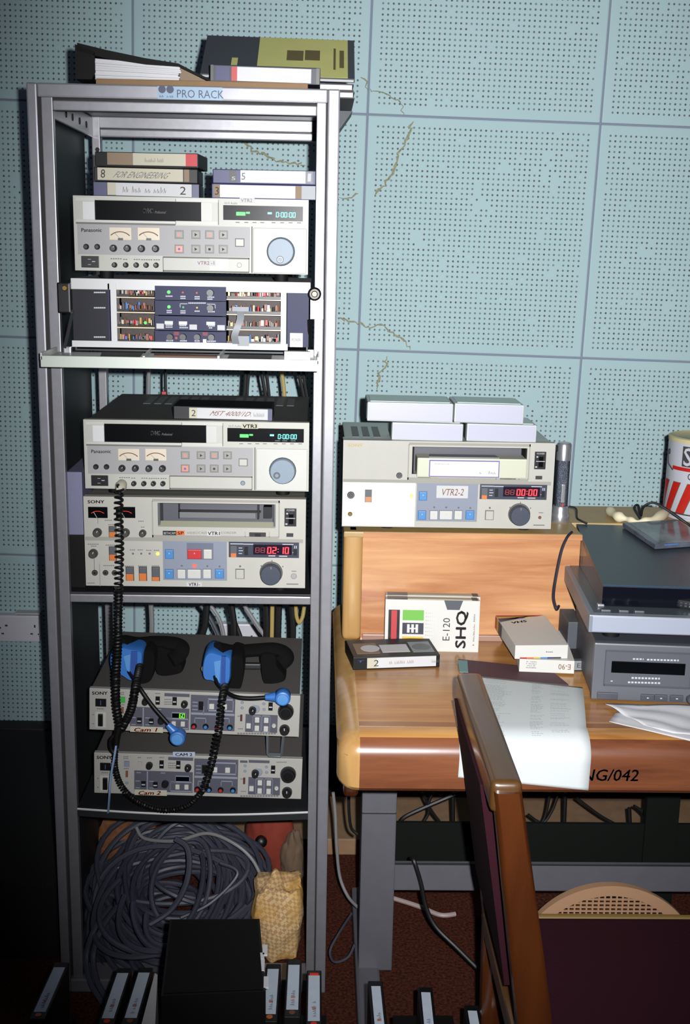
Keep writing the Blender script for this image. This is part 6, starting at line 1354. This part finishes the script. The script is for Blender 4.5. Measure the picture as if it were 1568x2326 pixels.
# ================================================================== under the desk
GU = 'cables hanging under the desk'
for k_, q in enumerate(([(1045,1800),(930,1850),(912,1868)], [(985,1800),(975,1830),(1000,1868)], [(960,1800),(975,1840),(962,1868)], [(1030,1800),(1030,1868)], [(1250,1800),(1240,1850),(1225,1880)], [(1270,1800),(1255,1840),(1235,1868),(1215,1862)], [(1285,1800),(1282,1880)], [(1310,1812),(1360,1850),(1395,1870)], [(1440,1830),(1480,1850),(1535,1862)], [(1430,1835),(1432,1880)], [(1448,1835),(1462,1850),(1478,1875)], [(1200,1850),(1225,1868),(1245,1872)])):
    pts = spline([PY(x_, y_, 0.40) for x_, y_ in q], 6)
    tag(MB().tube(pts, 0.0036 if k_ % 3 else 0.005, 7).build('cable', 'cable_black', None, True), ('thin' if k_ % 3 else 'thick')+' black cable hanging under the desk against the pale plank', 'cable', GU)
GP = 'thin cables between rack and desk leg'
tag(MB().tube(spline([PY(757,1800,0.2), PY(762,1850,0.2), PY(765,1920,0.2), PY(772,1990,0.2), PY(790,2035,0.18), PY(812,2060,0.15)], 8), 0.0036, 8).build('cable', 'cable_pale', None, True), 'pale grey cable hanging between the rack and the desk leg', 'cable')
tag(MB().tube(spline([PY(793,1790,0.1), PY(793,1840,0.1), PY(798,1880,0.1), PY(812,1895,0.1)], 6), 0.0034, 7).build('cable', 'cable_black', None, True), 'black cable beside the desk leg under the trim', 'cable')
tag(MB().tube(spline([PY(799,2075,0.12), PY(770,2120,0.06), PY(750,2160,0.03), PY(760,2185,0.03), PY(790,2175,0.04), PY(806,2145,0.05)], 8), 0.0028, 7).build('cable', 'cable_grey', None, True), 'thin grey cable looping on the floor beside the rack post', 'cable')
tag(MB().tube(spline([PZ(880,2036,0.006), PZ(950,2058,0.006), PZ(1000,2078,0.006), PZ(1035,2076,0.006)], 8), 0.0055, 8).build('cable', 'cable_white', None, True), 'white cable lying on the red carpet under the desk', 'cable')
tag(MB().tube(spline([PY(935,1948,0.030), PY(941,1957,0.010), PY(956,2005,0.006), PY(968,2060,0.0), PY(990,2105,-0.01), PY(1040,2155,-0.03), PY(1090,2205,-0.05)], 8), 0.0048, 8).build('cable', 'cable_black', None, True), 'black cable dropping from the crossbar to the red carpet', 'cable')
# tan perforated basket tipped on its side
bk = thing('plastic_basket', 'tan plastic basket with a perforated rounded side under the desk', 'basket', (1.04, -0.12, 0)); BX, BZ, BR = 1.036, 0.135, 0.185; YB = -0.12
def arcb(r0, r1, a0, a1, y0, y1, n=40):
    mb = MB(); vs = []
    for k_ in range(n+1):
        t = math.radians(a0+(a1-a0)*k_/n); c_, s_ = math.cos(t), math.sin(t)
        vs += [(BX+r0*c_, y0, BZ+r0*s_), (BX+r1*c_, y0, BZ+r1*s_), (BX+r1*c_, y1, BZ+r1*s_), (BX+r0*c_, y1, BZ+r0*s_)]
    return mb.add(vs, [(4*k_+i, 4*k_+(i+1) % 4, 4*k_+4+(i+1) % 4, 4*k_+4+i) for k_ in range(n) for i in range(4)]+[(0,1,2,3), (4*n,4*n+1,4*n+2,4*n+3)])
arcb(BR-0.022, BR, -38, 218, YB-0.006, YB+0.004, 60).build('rim', 'tan', bk, True)
arcb(BR-0.012, BR-0.006, -38, 218, YB, YB+0.02, 60).build('wall', 'tan', bk, True)
rI = BR-0.021; bars = []
for k_ in range(-13, 14):
    x_ = k_*0.0118
    if abs(x_) < rI: h = math.sqrt(rI*rI-x_*x_); MB().box(BX+x_-0.0016, BX+x_+0.0016, YB-0.002, YB+0.002, BZ-min(h, 0.112), BZ+h).build('grille_bar', 'tan', bk)
for k_ in range(-12, 19):
    z_ = k_*0.0085
    if abs(z_) < rI: h = math.sqrt(rI*rI-z_*z_); MB().box(BX-h, BX+h, YB-0.0026, YB+0.001, BZ+z_-0.0017, BZ+z_+0.0017).build('grille_bar', 'tan', bk)

# ================================================================== chair
ch = thing('wooden_chair', 'polished wooden chair with maroon upholstery drawn up sideways to the desk', 'chair', (0.95, -0.6, 0))
def lean(z): return 0.057*(0.85-z)/0.36 if z > 0.45 else 0.057*(0.4/0.36)+(0.45-z)*0.02
def post(y0, y1, nm='back_post'):
    zs_ = [0.838, 0.80, 0.7, 0.6, 0.5, 0.42, 0.25, 0.0]; vs = []; n_ = 12
    for z in zs_:
        cx2 = 0.700+lean(z); hw = 0.0195+0.006*min(1, (0.85-z)/0.3)
        for k_ in range(n_):
            t = 2*math.pi*k_/n_; ct, st_ = math.cos(t), math.sin(t); e = 0.5
            vs.append((cx2+hw*math.copysign(abs(ct)**e, ct), (y0+y1)/2+(y1-y0)/2*math.copysign(abs(st_)**e, st_), z))
    mb = MB().add(vs, [(j*n_+k_, j*n_+(k_+1) % n_, (j+1)*n_+(k_+1) % n_, (j+1)*n_+k_) for j in range(len(zs_)-1) for k_ in range(n_)]+[tuple(range(n_)), tuple(range((len(zs_)-1)*n_, len(zs_)*n_))])
    return mb.build(nm, 'chair_wood', ch, True)
post(-0.782, -0.738); post(-0.412, -0.372)
MB().rbox(0.679, 0.722, -0.775, -0.368, 0.806, 0.852, 0.012, 4).build('top_rail', 'chair_rail', ch, True)
def slab_lean(y0, y1, z0, z1, dx0, dx1, m, nm):
    vs = [(0.700+lean(z)+dx, y, z) for z in (z1, (z0+z1)/2, z0) for y in (y0, y1) for dx in (dx0, dx1)]
    f = []
    for j in range(2): a_ = j*4; f += [(a_, a_+1, a_+5, a_+4), (a_+2, a_+3, a_+7, a_+6), (a_, a_+2, a_+6, a_+4), (a_+1, a_+3, a_+7, a_+5)]
    return MB().add(vs, f+[(0,1,3,2), (8,9,11,10)]).build(nm, m, ch)
slab_lean(-0.700, -0.385, 0.50, 0.812, -0.030, 0.018, 'maroon', 'back_pad')
slab_lean(-0.716, -0.702, 0.455, 0.808, -0.012, 0.010, 'chair_wood', 'back_slat'); slab_lean(-0.41, -0.396, 0.455, 0.5, -0.012, 0.010, 'chair_wood', 'back_slat')
slab_lean(-0.702, -0.438, 0.478, 0.503, -0.010, 0.012, 'chair_wood', 'lower_back_rail')
MB().rbox(0.738, 0.764, -0.74, -0.40, 0.395, 0.435, 0.006).build('seat_rail', 'chair_rail', ch)
MB().rbox(0.772, 1.22, -0.86, -0.44, 0.395, 0.434, 0.008).build('seat_frame', mat('seat_wood', (96, 70, 24), 0.35), ch)
MB().rbox(0.776, 1.215, -0.855, -0.452, 0.422, 0.458, 0.016, 4).build('seat', 'maroon', ch, True)
MB().tube([(0.79, -0.4515, 0.4535), (1.20, -0.4515, 0.4535)], 0.0058, 8).build('seat_piping', mat('piping', (120, 92, 34), 0.6), ch, True)
for y0 in (-0.85, -0.49): MB().rbox(1.165, 1.205, y0, y0+0.04, 0.0, 0.402, 0.006).build('front_leg', 'chair_wood', ch)
for y0, y1 in ((-0.85, -0.82), (-0.48, -0.452)): MB().rbox(0.75, 1.17, y0, y1, 0.20, 0.225, 0.005).build('stretcher', 'chair_wood', ch)
